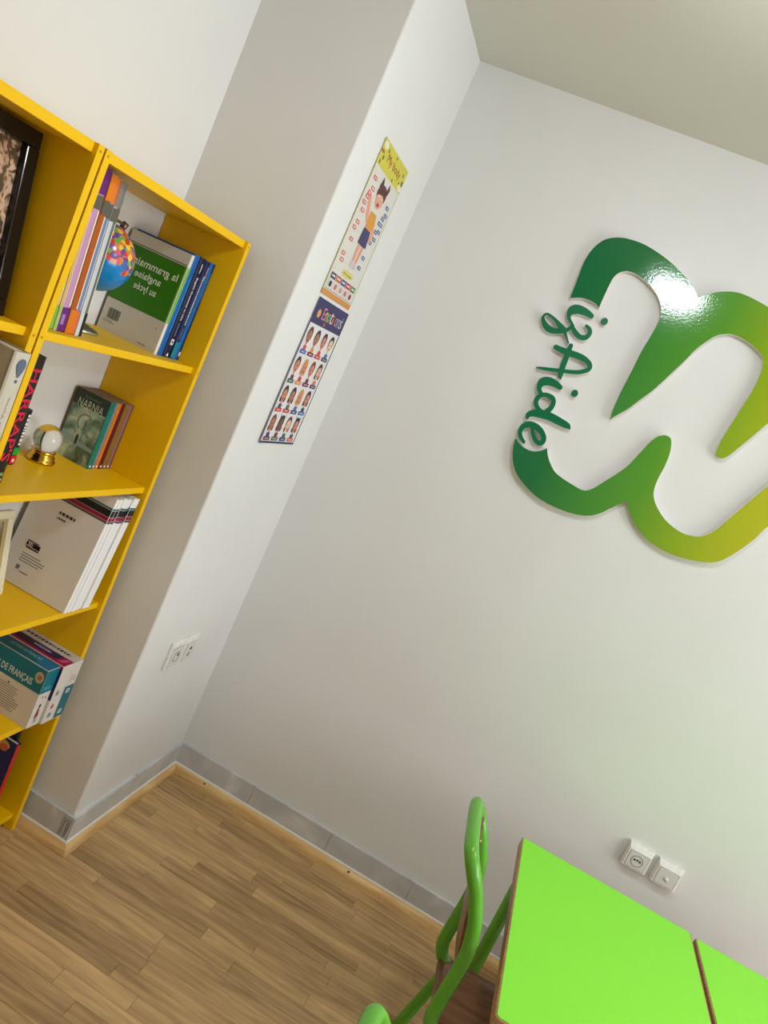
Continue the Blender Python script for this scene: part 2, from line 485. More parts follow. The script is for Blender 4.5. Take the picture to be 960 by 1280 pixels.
# ------------------------------------------------------------------ bookcases
XB, XBK = -0.150, -0.408          # front edge of the sides, back
SHELVES = (1.528, 1.162, 0.791, 0.424, 0.055)
BH = 1.895
SCREW = M((196, 150, 6), 0.35)
def bookcase(label, y0, y1):
    t = thing('bookcase', label, 'bookcase', (0, 0, 0), group='yellow bookcases along the wall')
    PT = 0.018
    for ya, yb in ((y0, y0 + PT), (y1 - PT, y1)):
        bm = bmesh.new()
        out = [(XBK, 0.0), (XBK + .05, 0.0), (XBK + .06, .03), (XB - .045, .03), (XB - .03, 0.0), (XB, 0.0), (XB, BH), (XBK, BH)]
        prism(bm, out, lambda a, b, h: (a, h, b), ya, yb)
        sp = obj('side_panel', bm, YEL, t)
        zz = [BH - .011] + [z - .010 for z in SHELVES[:4]]
        for z in zz[:2]:
            o = obj('screw', lathe([(0, 0), (0.0028, 0), (0.0028, 0.0006), (0, 0.0006)], 10), SCREW, sp, (XB, (ya+yb)/2, z))
            o.rotation_euler = (0, math.pi/2, 0)
    obj('top_panel', box(XBK, y0 + PT, BH - .020, XB - .010, y1 - PT, BH, .0008), YEL, t)
    for z in SHELVES:
        s = obj('shelf', box(XBK, y0 + PT, z - .018, XB - .013, y1 - PT, z, .0008), YEL, t)
    return t
CY0, CY1 = -1.359, -0.703
bookcase('yellow bookcase holding the globe and glass ball, against the pillar', CY0, CY1)
bookcase('yellow bookcase holding the black framed botanical picture', CY0 - 0.006 - (CY1 - CY0), CY0 - 0.006)

# ------------------------------------------------------------------ books
def book(name, label, x, y1, z, t, h, d, cover, spine=None, pages=PAPER, hard=True, lean=0.0, yaw=0.0, cat='book', group=None):
    """spine faces +X at local x = 0, thickness in y from -t to 0, stands on z"""
    e = thing(name, label, cat, (x, y1, z + (math.sin(lean)*t if lean > 0 else 0)), (lean, 0, yaw), group)
    spine = spine or cover
    b = min(0.0022 if hard else 0.0008, t*0.18)
    arc = min(t*0.22, 0.007) if hard else min(t*0.08, .0015)
    bm = bmesh.new()
    out = [(-d, -t), (-arc, -t)]
    for k in range(1, 6): out.append((-arc + arc*math.sin(math.pi*k/6), -t/2 - t/2*math.cos(math.pi*k/6)))
    out += [(-arc, 0), (-d, 0), (-d, -b), (-arc - b, -b), (-arc - b, -t + b), (-d, -t + b)]
    prism(bm, out, lambda a, c, hh: (a, c, hh), 0, h)
    bm.normal_update()
    for f in bm.faces:
        if abs(f.normal.z) < .5 and f.calc_center_median().x > -arc*1.001 - 1e-5: f.material_index = 1
    obj('cover', bm, [cover, spine], e)
    i = 0.003 if hard else 0.0
    obj('pages', box(-d + i, -t + b, i, -arc - b, -b, h - max(i, .0005)), pages, e)
    return e
def f_cover(t, h, d): return lambda a, b, k: (-d + a, -t - k, b)
def f_spine(t, h, d): return lambda a, b, k: (k, -t + a, b)
def f_top(t, h, d): return lambda a, b, k: (-d + a, -t + b, h + k)

BLK = M((24, 23, 26), 0.4); RED = M((205, 30, 62), 0.45); WTXT = M((232, 230, 224), 0.5)
NAVY = M((20, 30, 84), 0.35); BLUE = M((0, 92, 168), 0.35); LBLUE = M((60, 150, 205), 0.4); TEAL = M((0, 128, 150), 0.35)
S1, S2, S3, S4, S5 = SHELVES

# --- top shelf: thin tall workbooks
GREY = M((120, 122, 124), 0.4); DKG = M((96, 92, 78), 0.5)
mags = [  # t, main, foot, head, label
    (0.014, (196, 190, 160), (120, 184, 70), (130, 180, 84), 'thin tall workbook with a light green foot on its spine'),
    (0.010, (214, 178, 112), (160, 196, 110), (120, 150, 70), 'thin tall workbook with a pale yellow spine beside the purple one'),
    (0.026, (196, 146, 184), (104, 34, 122), (104, 34, 122), 'tall workbook with a purple and pink spine'),
    (0.020, (176, 84, 12), (214, 120, 10), (226, 128, 20), 'tall workbook with a dark orange spine'),
    (0.014, (104, 132, 184), (226, 104, 40), (232, 118, 30), 'tall workbook with a blue and orange spine'),
    (0.013, (198, 206, 214), (206, 208, 208), (150, 120, 96), 'tall workbook with a pale silvery spine'),
    (0.013, (96, 106, 108), (26, 28, 32), (110, 120, 124), 'tall workbook with a dark grey spine and black foot')]
y = -1.282
for k, (t, main, foot, head, lab) in enumerate(mags):
    y += t
    h = 0.335 + (0.006, 0.0, 0.008, 0.004, 0.002, 0.0, 0.002)[k]; dd = 0.205
    e = book('workbook', lab, -0.198 + 0.002*(k % 2), y, S1 + .0003, t - .0006, h, dd, M(main, .45), hard=False, lean=0.088, group='thin workbooks by the globe')
    tt = t - .0006
    p = Print()
    p.rect(0.0004, 0.0, tt - .0004, 0.052, M(foot, .45), .0003)
    p.rect(0.0004, h - .052, tt - .0004, h, M(head, .45), .0003)
    p.rect(0.0004, h - .082, tt - .0004, h - .054, DKG, .0003)
    p.rect(tt*.72, 0.055, tt*.9, h - .085, M((236, 222, 190), .5), .0004)
    if k == 2:
        p.lines(tt*.25, .004, tt*.75, .048, 1, M((170, 120, 190), .5), .0006, .5)
    p.build('spine_print', e, f_spine(tt, h, dd))

# --- top shelf: grammar book seen from the back and four blue reference books
GG = M((52, 122, 8), 0.35); GWH = M((206, 202, 190), 0.35)
t, h, d = 0.013, 0.272, 0.188
e = book('grammar_book', 'grammar book with green cover panel and mirrored white title', -0.213, -0.8330, S1, t, h, d, GWH, M((222, 220, 206), .4))
p = Print()
p.rect(0.0, 0.086, d - .006, 0.238, GG, .0003)
p.rect(0.0, 0.2405, d - .006, 0.2425, BLK, .0003)
p.rect(d - .0062, 0.086, d - .0022, 0.238, M((120, 186, 60), .35), .0003)
LT = M((222, 232, 212), .5)
p.text('la grammaire', 0.022, 0.186, d - .016, 0.213, LT, .0006, 0, True, .012)
p.text('anglaise', 0.050, 0.158, d - .056, 0.182, LT, .0006, 0, True, .012)
p.text('au lycée', 0.060, 0.128, d - .058, 0.153, LT, .0006, 0, True, .012)
for k in range(11): p.rect(0.018 + k*.0034, 0.034, 0.018 + k*.0034 + (.002 if k % 3 else .0012), 0.062, M((30, 60, 66), .5), .0005)
p.lines(.010, .022, .050, .030, 2, M((120, 118, 110), .6), .0005, .3)
p.lines(.128, .006, .164, .012, 1, M((120, 118, 110), .6), .0005, .4)
p.rect(.163, .060, .167, .064, M((214, 130, 60), .5), .0005)
p.build('cover_print', e, f_cover(t, h, d))
p = Print(); p.rect(.0015, .086, t - .002, .238, M((120, 186, 60), .35), .0003); p.build('spine_print', e, f_spine(t, h, d))

def refbook(lab, y1, t, h, mat, fn, d=0.185, x=-0.213):
    e = book('reference_book', lab, x, y1, S1, t - .0008, h, d, mat, hard=True, group='blue reference books')
    p = Print(); fn(p, t - .0008, h); p.build('spine_print', e, f_spine(t - .0008, h, d))
def s_a(p, t, h):
    p.dashes(t*.42, .07, t*.58, .215, LBLUE, .0006, -90)
def s_b(p, t, h):
    p.text('English Grammar in Use', t*.30, .105, t*.66, .225, WTXT, .0006, -90, bold=.015)
    p.dashes(t*.40, .238, t*.54, .262, WTXT, .0006, -90)
    p.dashes(t*.44, .060, t*.52, .098, M((150, 170, 200), .5), .0006, -90)
    p.rect(t*.28, .036, t*.72, .052, WTXT, .0005); p.ell(t*.5, .044, t*.12, .004, NAVY, .0008)
    p.add([(t*.3, .004), (t*.7, .004), (t*.5, .014)], WTXT, .0005)
def s_c(p, t, h):
    p.rect(0.001, .002, t - .001, .048, TEAL, .0004)
    p.dashes(t*.38, .095, t*.56, .235, WTXT, .0006, -90, 7)
    p.dashes(t*.62, .225, t*.76, .262, M((214, 196, 130), .5), .0006, -90, 8)
    p.dashes(t*.40, .056, t*.50, .088, M((150, 170, 200), .5), .0006, -90, 9)
def s_d(p, t, h):
    p.rect(t*.55, .0, t - .001, h, NAVY, .0003)
    p.dashes(t*.20, .10, t*.34, .25, LBLUE, .0006, -90, 10)
    p.dashes(t*.66, .17, t*.78, .25, M((110, 140, 190), .5), .0006, -90, 11)
    p.rect(t*.6, .012, t*.9, .024, WTXT, .0005)
refbook('bright blue thin reference book beside the green grammar book', -0.8045, 0.028, 0.277, BLUE, s_a)
refbook('dark navy reference book with cream title English Grammar in Use', -0.7715, 0.032, 0.278, M((14, 22, 58), .35), s_b)
refbook('navy reference book with a teal block at the foot of its spine', -0.7475, 0.023, 0.274, M((16, 28, 78), .35), s_c)
refbook('blue and navy reference book standing last before the bare panel', -0.7245, 0.022, 0.277, BLUE, s_d)

# --- second shelf: big dictionary, small black book, fantasy novels
t, h, d = 0.050, 0.300, 0.17
e = book('dictionary', 'thick black dictionary with large red lettering down its spine', -0.218, -1.219, S2, t, h, d, BLK)
p = Print()
p.text("HARRAP'S", t*.30, .055, t*.80, .272, RED, .0010, -90, bold=.018)
p.build('spine_title', e, f_spine(t, h, d)); p = Print()
p.rect(t*.35, .008, t*.75, .014, WTXT, .0010)
p.rect(t*.30, .020, t*.8, .028, M((120, 150, 90), .5), .0006)
p.build('spine_print', e, f_spine(t, h, d))
t, h, d = 0.026, 0.143, 0.085
e = book('pocket_dictionary', 'small black pocket dictionary with white lettering and red foot', -0.316, -1.0735, S2, t, h, d, BLK)
p = Print()
p.dashes(t*.45, .052, t*.75, .132, WTXT, .0006, -90, 12, .45)
p.build('spine_title', e, f_spine(t, h, d)); p = Print()
p.rect(t*.15, .026, t*.92, .046, M((30, 150, 50), .5), .0005); p.rect(t*.15, .003, t*.92, .024, M((206, 26, 40), .5), .0005)
p.rect(t*.4, .008, t*.7, .016, WTXT, .0008)
p.build('spine_print', e, f_spine(t, h, d))

MART = noise_mat('misty_green_cover', [(0.30, (54, 66, 50)), (0.44, (98, 120, 94)), (0.55, (150, 170, 142)), (0.68, (198, 204, 166))], 26, 0.4, 5, (1, 1, 0.8), 0.8)
novels = [((0, 112, 92), 'paperback novel with a misty green cover and teal spine'), ((92, 124, 138), 'paperback novel with a grey blue spine beside the teal one'),
          ((196, 112, 30), 'paperback novel with an orange spine'), ((92, 16, 26), 'paperback novel with a dark red spine'),
          ((130, 96, 30), 'paperback novel with an olive brown spine'), ((132, 96, 94), 'paperback novel with a mauve spine'), ((112, 62, 48), 'paperback novel with a reddish brown spine, last of its set')]
wid = (0.020, 0.012, 0.018, 0.018, 0.018, 0.016, 0.016)
y = -0.8285
for k, ((c, lab), t) in enumerate(zip(novels, wid)):
    y += t
    h, d = 0.197, 0.112
    e = book('paperback_novel', lab, -0.287, y, S2, t - .0006, h, d, M((34, 42, 36), .4) if k == 0 else M(tuple(int(v*.6) for v in c), .4), M(c, .4), hard=False, pages=M((150, 132, 110), .8), group='set of seven slim novels')  # pages: old paper, darkened in colour for the shade under the shelf
    tt = t - .0006
    if k == 0:
        p = Print(); NT = M((196, 204, 176), .5)
        p.rect(0.0, 0.0, d - .003, h, MART, .0003)
        p.rect(0.0, h - .045, d - .003, h, M((48, 60, 46), .4), .0005)
        p.text('NARNIA', .016, h - .047, d - .014, h - .024, NT, .0010)
        p.text('The Chronicles of', .030, h - .019, d - .030, h - .012, M((130, 140, 118), .5), .0010)
        p.ell(.056, .108, .034, .038, MART, .0005, 20); p.ell(.056, .112, .024, .026, M((124, 146, 118), .45), .0008, 20); p.ell(.058, .112, .019, .021, MART, .0010, 20)
        p.ell(.050, .072, .010, .022, M((176, 186, 164), .45), .0012); p.ell(.051, .062, .005, .015, M((52, 62, 52), .45), .0014)
        p.add([(0, .060), (.04, .048), (.109, .044), (.109, .054), (.07, .058), (.03, .066), (0, .076)], M((140, 160, 152), .45), .0007)
        p.build('cover_print', e, f_cover(tt, h, d))
    p = Print()
    p.ell(tt/2, .008, min(.0036, tt*.3), .0036, WTXT, .0006)
    p.build('spine_emblem', e, f_spine(tt, h, d))
    p = Print()
    p.lines(tt*.4, .03, tt*.6, h - .02, 26, M(tuple(min(255, int(v*1.25 + 18)) for v in c), .5), .0005, .55, k)
    p.build('spine_title', e, f_spine(tt, h, d))

# --- third shelf: white exam booklets leaning on the side panel
h, d, t = 0.342, 0.235, 0.0150
n = 7
MBK = M((228, 224, 218), .5); MEDGE = M((238, 236, 234), .6)
for k in range(n):
    y1 = -0.776 - (n - 1 - k)*(t + .0010)
    hh = h + rg.uniform(-.004, .002)
    lab = ('white booklet with black, crimson and teal bands, its cover fully in view' if k == 0 else 'white banded booklet, %s from the yellow side panel' % ('nearest', 'second', 'third', 'fourth', 'fifth', 'sixth')[n - 1 - k])
    e = book('exam_booklet', lab, -0.158 + rg.uniform(-.003, .003), y1, S3 + .0002, t, hh, d, MBK, MEDGE, PAPER, hard=False, lean=-0.125, cat='booklet', group='row of white banded booklets')
    bands = ((.055, .061, (84, 78, 74)), (.043, .054, (150, 22, 62)), (.023, .042, (26, 24, 26)), (.016, .022, (66, 116, 112)))
    p = Print()
    for a, b_, c in bands: p.rect(.0006, hh - b_ - .012, t - .0006, hh - a - .012, M(c, .5), .0004)
    p.build('edge_print', e, f_spine(t, hh, d))
    p = Print()
    for a, b_, c in bands: p.rect(0, hh - b_ - .012, d - .001, hh - a - .012, M(c, .5), .0003)
    if k == 0:
        p.build('band_print', e, f_cover(t, hh, d)); p = Print()
        DK = M((70, 64, 58), .6)
        p.dashes(.096, hh - .110, .150, hh - .102, DK, .0006, 0, 13); p.dashes(.096, hh - .124, .126, hh - .119, DK, .0006, 0, 14)
        p.rect(.045, .128, .082, .131, BLK, .0006); p.rect(.048, .108, .090, .112, BLK, .0006); p.rect(.066, .114, .090, .127, BLK, .0006)
        p.build('publisher_mark', e, f_cover(t, hh, d)); p = Print()
        p.dashes(.045, .115, .064, .126, BLK, .0007, 0, 15, .2); p.rect(.045, .111, .064, .1135, M((180, 40, 40), .5), .0008)
        p.lines(.045, .066, .128, .096, 4, DK, .0006, .22); p.lines(.060, .038, .100, .044, 1, DK, .0006, .3); p.rect(.045, .044, .056, .056, GREY, .0006)
    p.build('cover_print', e, f_cover(t, hh, d))

# --- fourth shelf: three game-like boxes
def carton(label, x, y0, y1, z, h, d, mat):
    e = thing('learning_box', label, 'box', (x, y1, z), group='printed teaching boxes')
    t = y1 - y0
    obj('body', box(-d, -t, 0, 0, 0, h*.62, .0010), mat, e)
    obj('lid', box(-d - .0005, -t - .0005, h*.62, .0005, .0005, h, .0012), mat, e)
    return e, t
BW = M((214, 208, 198), .45); TL = M((0, 112, 128), .4); MAG = M((156, 10, 76), .4); PUR = M((34, 24, 74), .4)
h, d = 0.188, 0.25
e, t = carton('teal and white teaching box with large white title, nearest of three', -0.147, -0.866, -0.815, S4, h, d, BW)
p = Print()
p.rect(0, h*.60, d, h - .0008, TL, .0008)
p.text('LEÇONS DE FRANÇAIS', .036, h*.64, d - .034, h*.64 + .026, M((206, 222, 220), .5), .0011, bold=.015)
p.ell(d - .018, h*.84, .015, .018, M((172, 176, 150), .5), .0011, 8); p.ell(d - .017, h*.84, .007, .009, M((190, 110, 70), .5), .0013, 8)
p.lines(.110, .020, .205, .094, 11, M((120, 110, 96), .6), .0006, .28, 4)
p.rect(.055, .050, .088, .092, M((150, 138, 108), .6), .0006); p.rect(.058, .054, .085, .088, M((186, 176, 150), .6), .0008)
for q in ((.10, .100), (.148, .098), (.05, .040), (.045, .016)): p.ell(q[0], q[1], .0032, .0032, M((80, 60, 40), .6), .0008, 8)
p.build('front_print', e, f_cover(t, h, d))
p = Print()
p.rect(.0, h*.60, t, h - .0008, TL, .0008)
p.rect(t*.15, h*.66, t*.85, h*.67, M((120, 190, 196), .5), .0011); p.rect(t*.15, h*.69, t*.7, h*.70, M((120, 190, 196), .5), .0011)
p.add([(t*.3, .030), (t*.62, .034), (t*.52, .062), (t*.42, .062)], M((130, 30, 44), .5), .0006)
p.ell(t*.48, .069, .0045, .006, M((64, 34, 28), .5), .0008); p.rect(t*.40, .014, t*.44, .030, M((60, 40, 40), .5), .0006); p.rect(t*.52, .014, t*.56, .032, M((60, 40, 40), .5), .0006)
p.ell(t*.4, .098, .004, .003, M((150, 120, 120), .5), .0006); p.ell(t*.68, .094, .003, .004, M((110, 110, 130), .5), .0006)
p.build('end_print', e, f_spine(t, h, d))
p = Print()
p.rect(0.001, 0.001, d, t - .001, M((0, 96, 110), .4), .0008)
p.text('LEÇONS DE FRANÇAIS', .09, t*.42, d - .05, t*.74, M((150, 190, 196), .5), .0011)
p.add([(d - .05, .002), (d - .001, .002), (d - .001, t - .002), (d - .07, t - .002)], M((10, 112, 150), .4), .0010)
p.build('top_print', e, f_top(t, h, d))

e, t = carton('white teaching box with purple and crimson top, middle of three', -0.138, -0.8135, -0.768, S4, h + .003, d, BW)
hh = h + .003
p = Print(); p.rect(0, h*.42, d, hh - .001, PUR, .0008); p.rect(0, hh - .012, d, hh - .001, MAG, .0010); p.build('front_print', e, f_cover(t, hh, d))
p = Print(); p.rect(.001, .001, d, t - .001, PUR, .0008); p.rect(.001, .001, d, t*.24, MAG, .0010)
p.add([(d - .045, .001), (d, .001), (d, t - .001), (d - .03, t - .001)], MAG, .0011)
for q in (.0, .007): p.add([(d - .030 + q, .012), (d - .026 + q, .012), (d - .014 + q, t - .008), (d - .018 + q, t - .008)], M((226, 110, 150), .5), .0013)
p.dashes(.12, t*.54, d - .07, t*.70, M((190, 180, 206), .5), .0012, 0, 16); p.lines(.10, t*.76, d - .05, t*.86, 1, M((110, 96, 140), .5), .0012, .5)
p.build('top_print', e, f_top(t, hh, d))
p = Print()
for (a, b_, w, c) in ((.3, .092, .012, (150, 140, 170)), (.3, .048, .012, (196, 120, 110)), (.3, .018, .016, (150, 160, 170))):
    p.rect(t*a, b_, t*a + w, b_ + .012, M(c, .5), .0008); p.rect(t*a + .003, b_ + .003, t*a + w*.6, b_ + .016, M(tuple(int(v*.8) for v in c), .5), .0010)
p.build('end_print', e, f_spine(t, hh, d))

e, t = carton('white teaching box with a teal panel on its end, touching the side panel', -0.138, -0.7665, -0.7225, S4, h + .002, d, BW)
hh = h + .002
p = Print(); p.rect(.001, .001, d, t - .001, M((198, 194, 186), .5), .0008); p.dashes(.060, t*.36, d - .03, t*.62, BLK, .0011, 0, 17, .35); p.build('top_print', e, f_top(t, hh, d))
p = Print(); p.rect(.002, .004, t - .001, hh*.58, M((26, 104, 118), .4), .0008)
for b_ in (.016, .086): p.rect(t*.3, b_, t*.65, b_ + .014, WTXT, .0010); p.ell(t*.47, b_ + .007, .004, .004, M((26, 104, 118), .4), .0012)
p.rect(t*.25, hh*.66, t*.32, hh*.80, M((190, 110, 110), .5), .0008); p.lines(t*.45, hh*.66, t*.85, hh*.76, 3, M((120, 120, 120), .6), .0008, .3)
p.build('end_print', e, f_spine(t, hh, d))

# --- bottom shelf: dark blue picture book with a red spine
t, h, d = 0.016, 0.270, 0.19
e = book('picture_book', 'dark blue picture book with a red spine on the bottom shelf', -0.182, -0.792, S5, t, h, d, M((14, 26, 84), .35), M((190, 44, 36), .4))
p = Print()
p.ell(d*.72, h - .020, .030, .016, M((206, 150, 70), .5), .0006); p.ell(d*.58, h - .018, .022, .012, M((226, 206, 160), .5), .0008); p.ell(d*.78, h - .028, .014, .012, M((196, 96, 60), .5), .0009)
p.build('cover_picture', e, f_cover(t, h, d)); p = Print(); p.rect(0, .03, d*.5, .09, M((120, 20, 40), .5), .0005)
p.build('cover_print', e, f_cover(t, h, d))
e = book('thin_atlas', 'thin cream paged book behind the dark blue picture book', -0.205, -0.774, S5, .012, .292, .185, M((48, 44, 40), .5))

# --- neighbouring bookcase, second shelf: cream hardback with a balloon on its spine
t, h, d = 0.043, 0.325, 0.23
CR = M((206, 200, 182), .45)
e = book('hardback_novel', 'cream hardback with a blue balloon printed on its spine', -0.118, -1.3950, S2 + .0005, t, h, d, M((176, 170, 148), .45), CR)
p = Print(); BB = M((96, 108, 132), .5)
p.ell(t*.48, h - .025, .0112, .0135, BB, .0010, 16); p.add([(t*.48 - .0092, h - .033), (t*.48 + .0092, h - .033), (t*.48 + .002, h - .049), (t*.48 - .002, h - .049)], BB, .0012)
p.rect(t*.48 - .003, h - .060, t*.48 + .003, h - .054, BB, .0010)
p.build('balloon_print', e, f_spine(t, h, d)); p = Print()
p.text('Jules Verne', t*.36, .150, t*.58, .235, M((176, 146, 126), .5), .0010, 90)
p.build('spine_print', e, f_spine(t, h, d))
p = Print(); p.rect(d*.2, h*.55, d*.7, h*.72, M((60, 150, 180), .5), .0005); p.rect(d*.1, h*.84, d*.75, h*.95, M((150, 140, 116), .5), .0005); p.rect(d - .012, 0, d - .009, h, M((150, 146, 128), .5), .0005)
p.build('cover_print', e, f_cover(t, h, d))
# ------------------------------------------------------------------ globe
def globe():
    e = thing('desk_globe', 'small desk globe with blue oceans and coloured countries', 'globe', (-0.308, -1.064, S1))
    SILV = M((196, 196, 192), .25, 1.0); BRZ = M((120, 108, 92), .35, 0.8)
    obj('base', lathe([(0, 0), (.060, 0), (.062, .003), (.058, .008), (.040, .014), (.016, .020), (.010, .030), (.009, .078), (0, .080)], 32), SILV, e)
    R_ = 0.082; cz = 0.177
    m, nt, b = node_mat('globe_map')
    tc = nt.nodes.new('ShaderNodeTexCoord')
    n = nt.nodes.new('ShaderNodeTexNoise'); n.inputs['Scale'].default_value = 22; n.inputs['Detail'].default_value = 6
    v = nt.nodes.new('ShaderNodeTexVoronoi'); v.inputs['Scale'].default_value = 85
    nt.links.new(tc.outputs['Object'], n.inputs['Vector']); nt.links.new(tc.outputs['Object'], v.inputs['Vector'])
    sx = nt.nodes.new('ShaderNodeSeparateXYZ'); nt.links.new(tc.outputs['Object'], sx.inputs[0])
    ma = nt.nodes.new('ShaderNodeMath'); ma.operation = 'MULTIPLY_ADD'; ma.inputs[1].default_value = 5.0
    nt.links.new(sx.outputs['Z'], ma.inputs[0]); nt.links.new(n.outputs['Fac'], ma.inputs[2])
    cr = nt.nodes.new('ShaderNodeValToRGB'); cr.color_ramp.interpolation = 'CONSTANT'
    cr.color_ramp.elements[0].position = 0; cr.color_ramp.elements[0].color = (0, 0, 0, 1)
    cr.color_ramp.elements[1].position = 0.55; cr.color_ramp.elements[1].color = (1, 1, 1, 1)
    nt.links.new(ma.outputs[0], cr.inputs['Fac'])
    hs = nt.nodes.new('ShaderNodeValToRGB'); hs.color_ramp.interpolation = 'CONSTANT'
    cols = [(206, 60, 40), (236, 200, 60), (110, 70, 150), (214, 130, 60), (60, 110, 180), (226, 90, 110), (120, 170, 80)]
    el = hs.color_ramp.elements
    while len(el) < len(cols): el.new(0.5)
    for i, c in enumerate(cols): el[i].position = i / len(cols); el[i].color = (*[lin(k) for k in c], 1)
    sc = nt.nodes.new('ShaderNodeSeparateColor'); nt.links.new(v.outputs['Color'], sc.inputs[0]); nt.links.new(sc.outputs[0], hs.inputs['Fac'])
    mx = nt.nodes.new('ShaderNodeMix'); mx.data_type = 'RGBA'
    mx.inputs[6].default_value = (lin(8), lin(130), lin(200), 1)
    nt.links.new(cr.outputs['Color'], mx.inputs[0]); nt.links.new(hs.outputs['Color'], mx.inputs[7])
    nt.links.new(mx.outputs[2], b.inputs['Base Color']); b.inputs['Roughness'].default_value = .18
    s = obj('sphere', lathe([(R_*math.sin(math.pi*k/20), -R_*math.cos(math.pi*k/20)) for k in range(21)], 40), m, e, (0, 0, cz), smooth='all')
    s.rotation_euler = (math.radians(-16), math.radians(12), 0)
    A = Matrix.Rotation(math.radians(-16), 3, 'X') @ Matrix.Rotation(math.radians(12), 3, 'Y')
    path = [Vector((0, 0, cz)) + A @ Vector((0, -(R_ + .008)*math.sin(math.pi*k/18), (R_ + .008)*math.cos(math.pi*k/18))) for k in range(19)]
    arm = obj('meridian_arm', tube(path, .0035, 8), BRZ, e)
    for sgn in (1, -1):
        c = Vector((0, 0, cz)) + A @ Vector((0, 0, sgn*(R_ + .006)))
        obj('pivot_knob', tube([c - A @ Vector((0, 0, .008)), c + A @ Vector((0, 0, .010))], .008, 12), BRZ, e)
globe()

# ------------------------------------------------------------------ glass ball on a gilt stand
e = thing('glass_ball', 'clear glass ball on a gold ring stand', 'glass ball', (-0.340, -0.955, S2))
GOLD = M((206, 160, 62), .18, 1.0)
obj('stand', lathe([(0, 0), (.035, 0), (.037, .003), (.036, .008), (.032, .011), (.033, .016), (.030, .020), (.028, .026), (.031, .031), (.027, .033), (.022, .029), (0, .027)], 36), GOLD, e)
mgl, nt, b = node_mat('clear_glass')
b.inputs['Transmission Weight'].default_value = 1.0; b.inputs['Roughness'].default_value = 0.0; b.inputs['IOR'].default_value = 1.47
b.inputs['Base Color'].default_value = (.99, .99, .97, 1)
R_ = .0365
obj('ball', lathe([(R_*math.sin(math.pi*k/24), -R_*math.cos(math.pi*k/24)) for k in range(25)], 48), mgl, e, (0, 0, .0295 + R_*.93), smooth='all')

# ------------------------------------------------------------------ frames
def frame(name, label, loc, w, h, band, thick, lean, mat, art, glass, mount=None, inner=None):
    """picture facing +X, lower right corner at loc, width towards -Y, leaning back by lean"""
    e = thing(name, label, 'framed picture', loc, (0, -lean, 0))
    for nm, a in (('top', (-w, h - band, 0, h)), ('bottom', (-w, 0, 0, band)), ('left', (-w, band, -w + band, h - band)), ('right', (-band, band, 0, h - band))):
        obj('moulding', box(-thick, a[0], a[1], 0, a[2], a[3], .0025, 2), mat, e)
    if inner:
        i = band; q = .008
        for a in ((-w + i, h - i - q, -i, h - i), (-w + i, i, -i, i + q), (-w + i, i + q, -w + i + q, h - i - q), (-i - q, i + q, -i, h - i - q)):
            obj('inner_lip', box(-thick + .004, a[0], a[1], -.004, a[2], a[3], .001), inner, e)
    obj('backing', box(-thick + .001, -w + band*.5, band*.5, -thick + .004, -band*.5, h - band*.5), M((90, 74, 56), .8), e)
    o = obj('picture', box(-thick + .0045, -w + band*.7, band*.7, -thick + .0055, -band*.7, h - band*.7), art, e)
    if glass: obj('glazing', box(-thick + .0070, -w + band*.8, band*.8, -thick + .0085, -band*.8, h - band*.8), glass, e)
    return e
mgz, nt, b = node_mat('picture_glass')
tr = nt.nodes.new('ShaderNodeBsdfTransparent'); gl = nt.nodes.new('ShaderNodeBsdfGlossy'); gl.inputs['Roughness'].default_value = 0.03
lw = nt.nodes.new('ShaderNodeLayerWeight'); lw.inputs['Blend'].default_value = 0.5
fp = nt.nodes.new('ShaderNodeMath'); fp.operation = 'POWER'; fp.inputs[1].default_value = 4.0
fr = nt.nodes.new('ShaderNodeMath'); fr.operation = 'MULTIPLY_ADD'; fr.inputs[1].default_value = 0.8; fr.inputs[2].default_value = 0.05
nt.links.new(lw.outputs['Facing'], fp.inputs[0]); nt.links.new(fp.outputs[0], fr.inputs[0])
mx = nt.nodes.new('ShaderNodeMixShader')
nt.links.new(fr.outputs[0], mx.inputs[0]); nt.links.new(tr.outputs[0], mx.inputs[1]); nt.links.new(gl.outputs[0], mx.inputs[2])
nt.links.new(mx.outputs[0], nt.nodes['Material Output'].inputs['Surface'])
ART = noise_mat('botanical_print', [(0.42, (64, 48, 28)), (0.48, (120, 92, 58)), (0.51, (196, 158, 128)), (0.62, (222, 188, 160))], 30, .6, 8, distort=2.2)
frame('framed_picture', 'glossy black frame with a brown botanical print leaning in the bookcase', (-0.205, -1.399, S1 + .0002), 0.42, 0.345, 0.032, 0.020, 0.145, M((16, 16, 18), .12), ART, mgz)
PIC = noise_mat('faded_photo', [(0.35, (120, 116, 104)), (0.55, (190, 184, 164)), (0.7, (216, 210, 192))], 9, .5, 3)
frame('framed_photo', 'cream and gold photo frame leaning beside the white booklets', (-0.302, -0.957, S3 + .0002), 0.16, 0.228, 0.022, 0.016, 0.22, M((222, 216, 186), .35), PIC, mgz, inner=M((206, 190, 130), .3, .5))

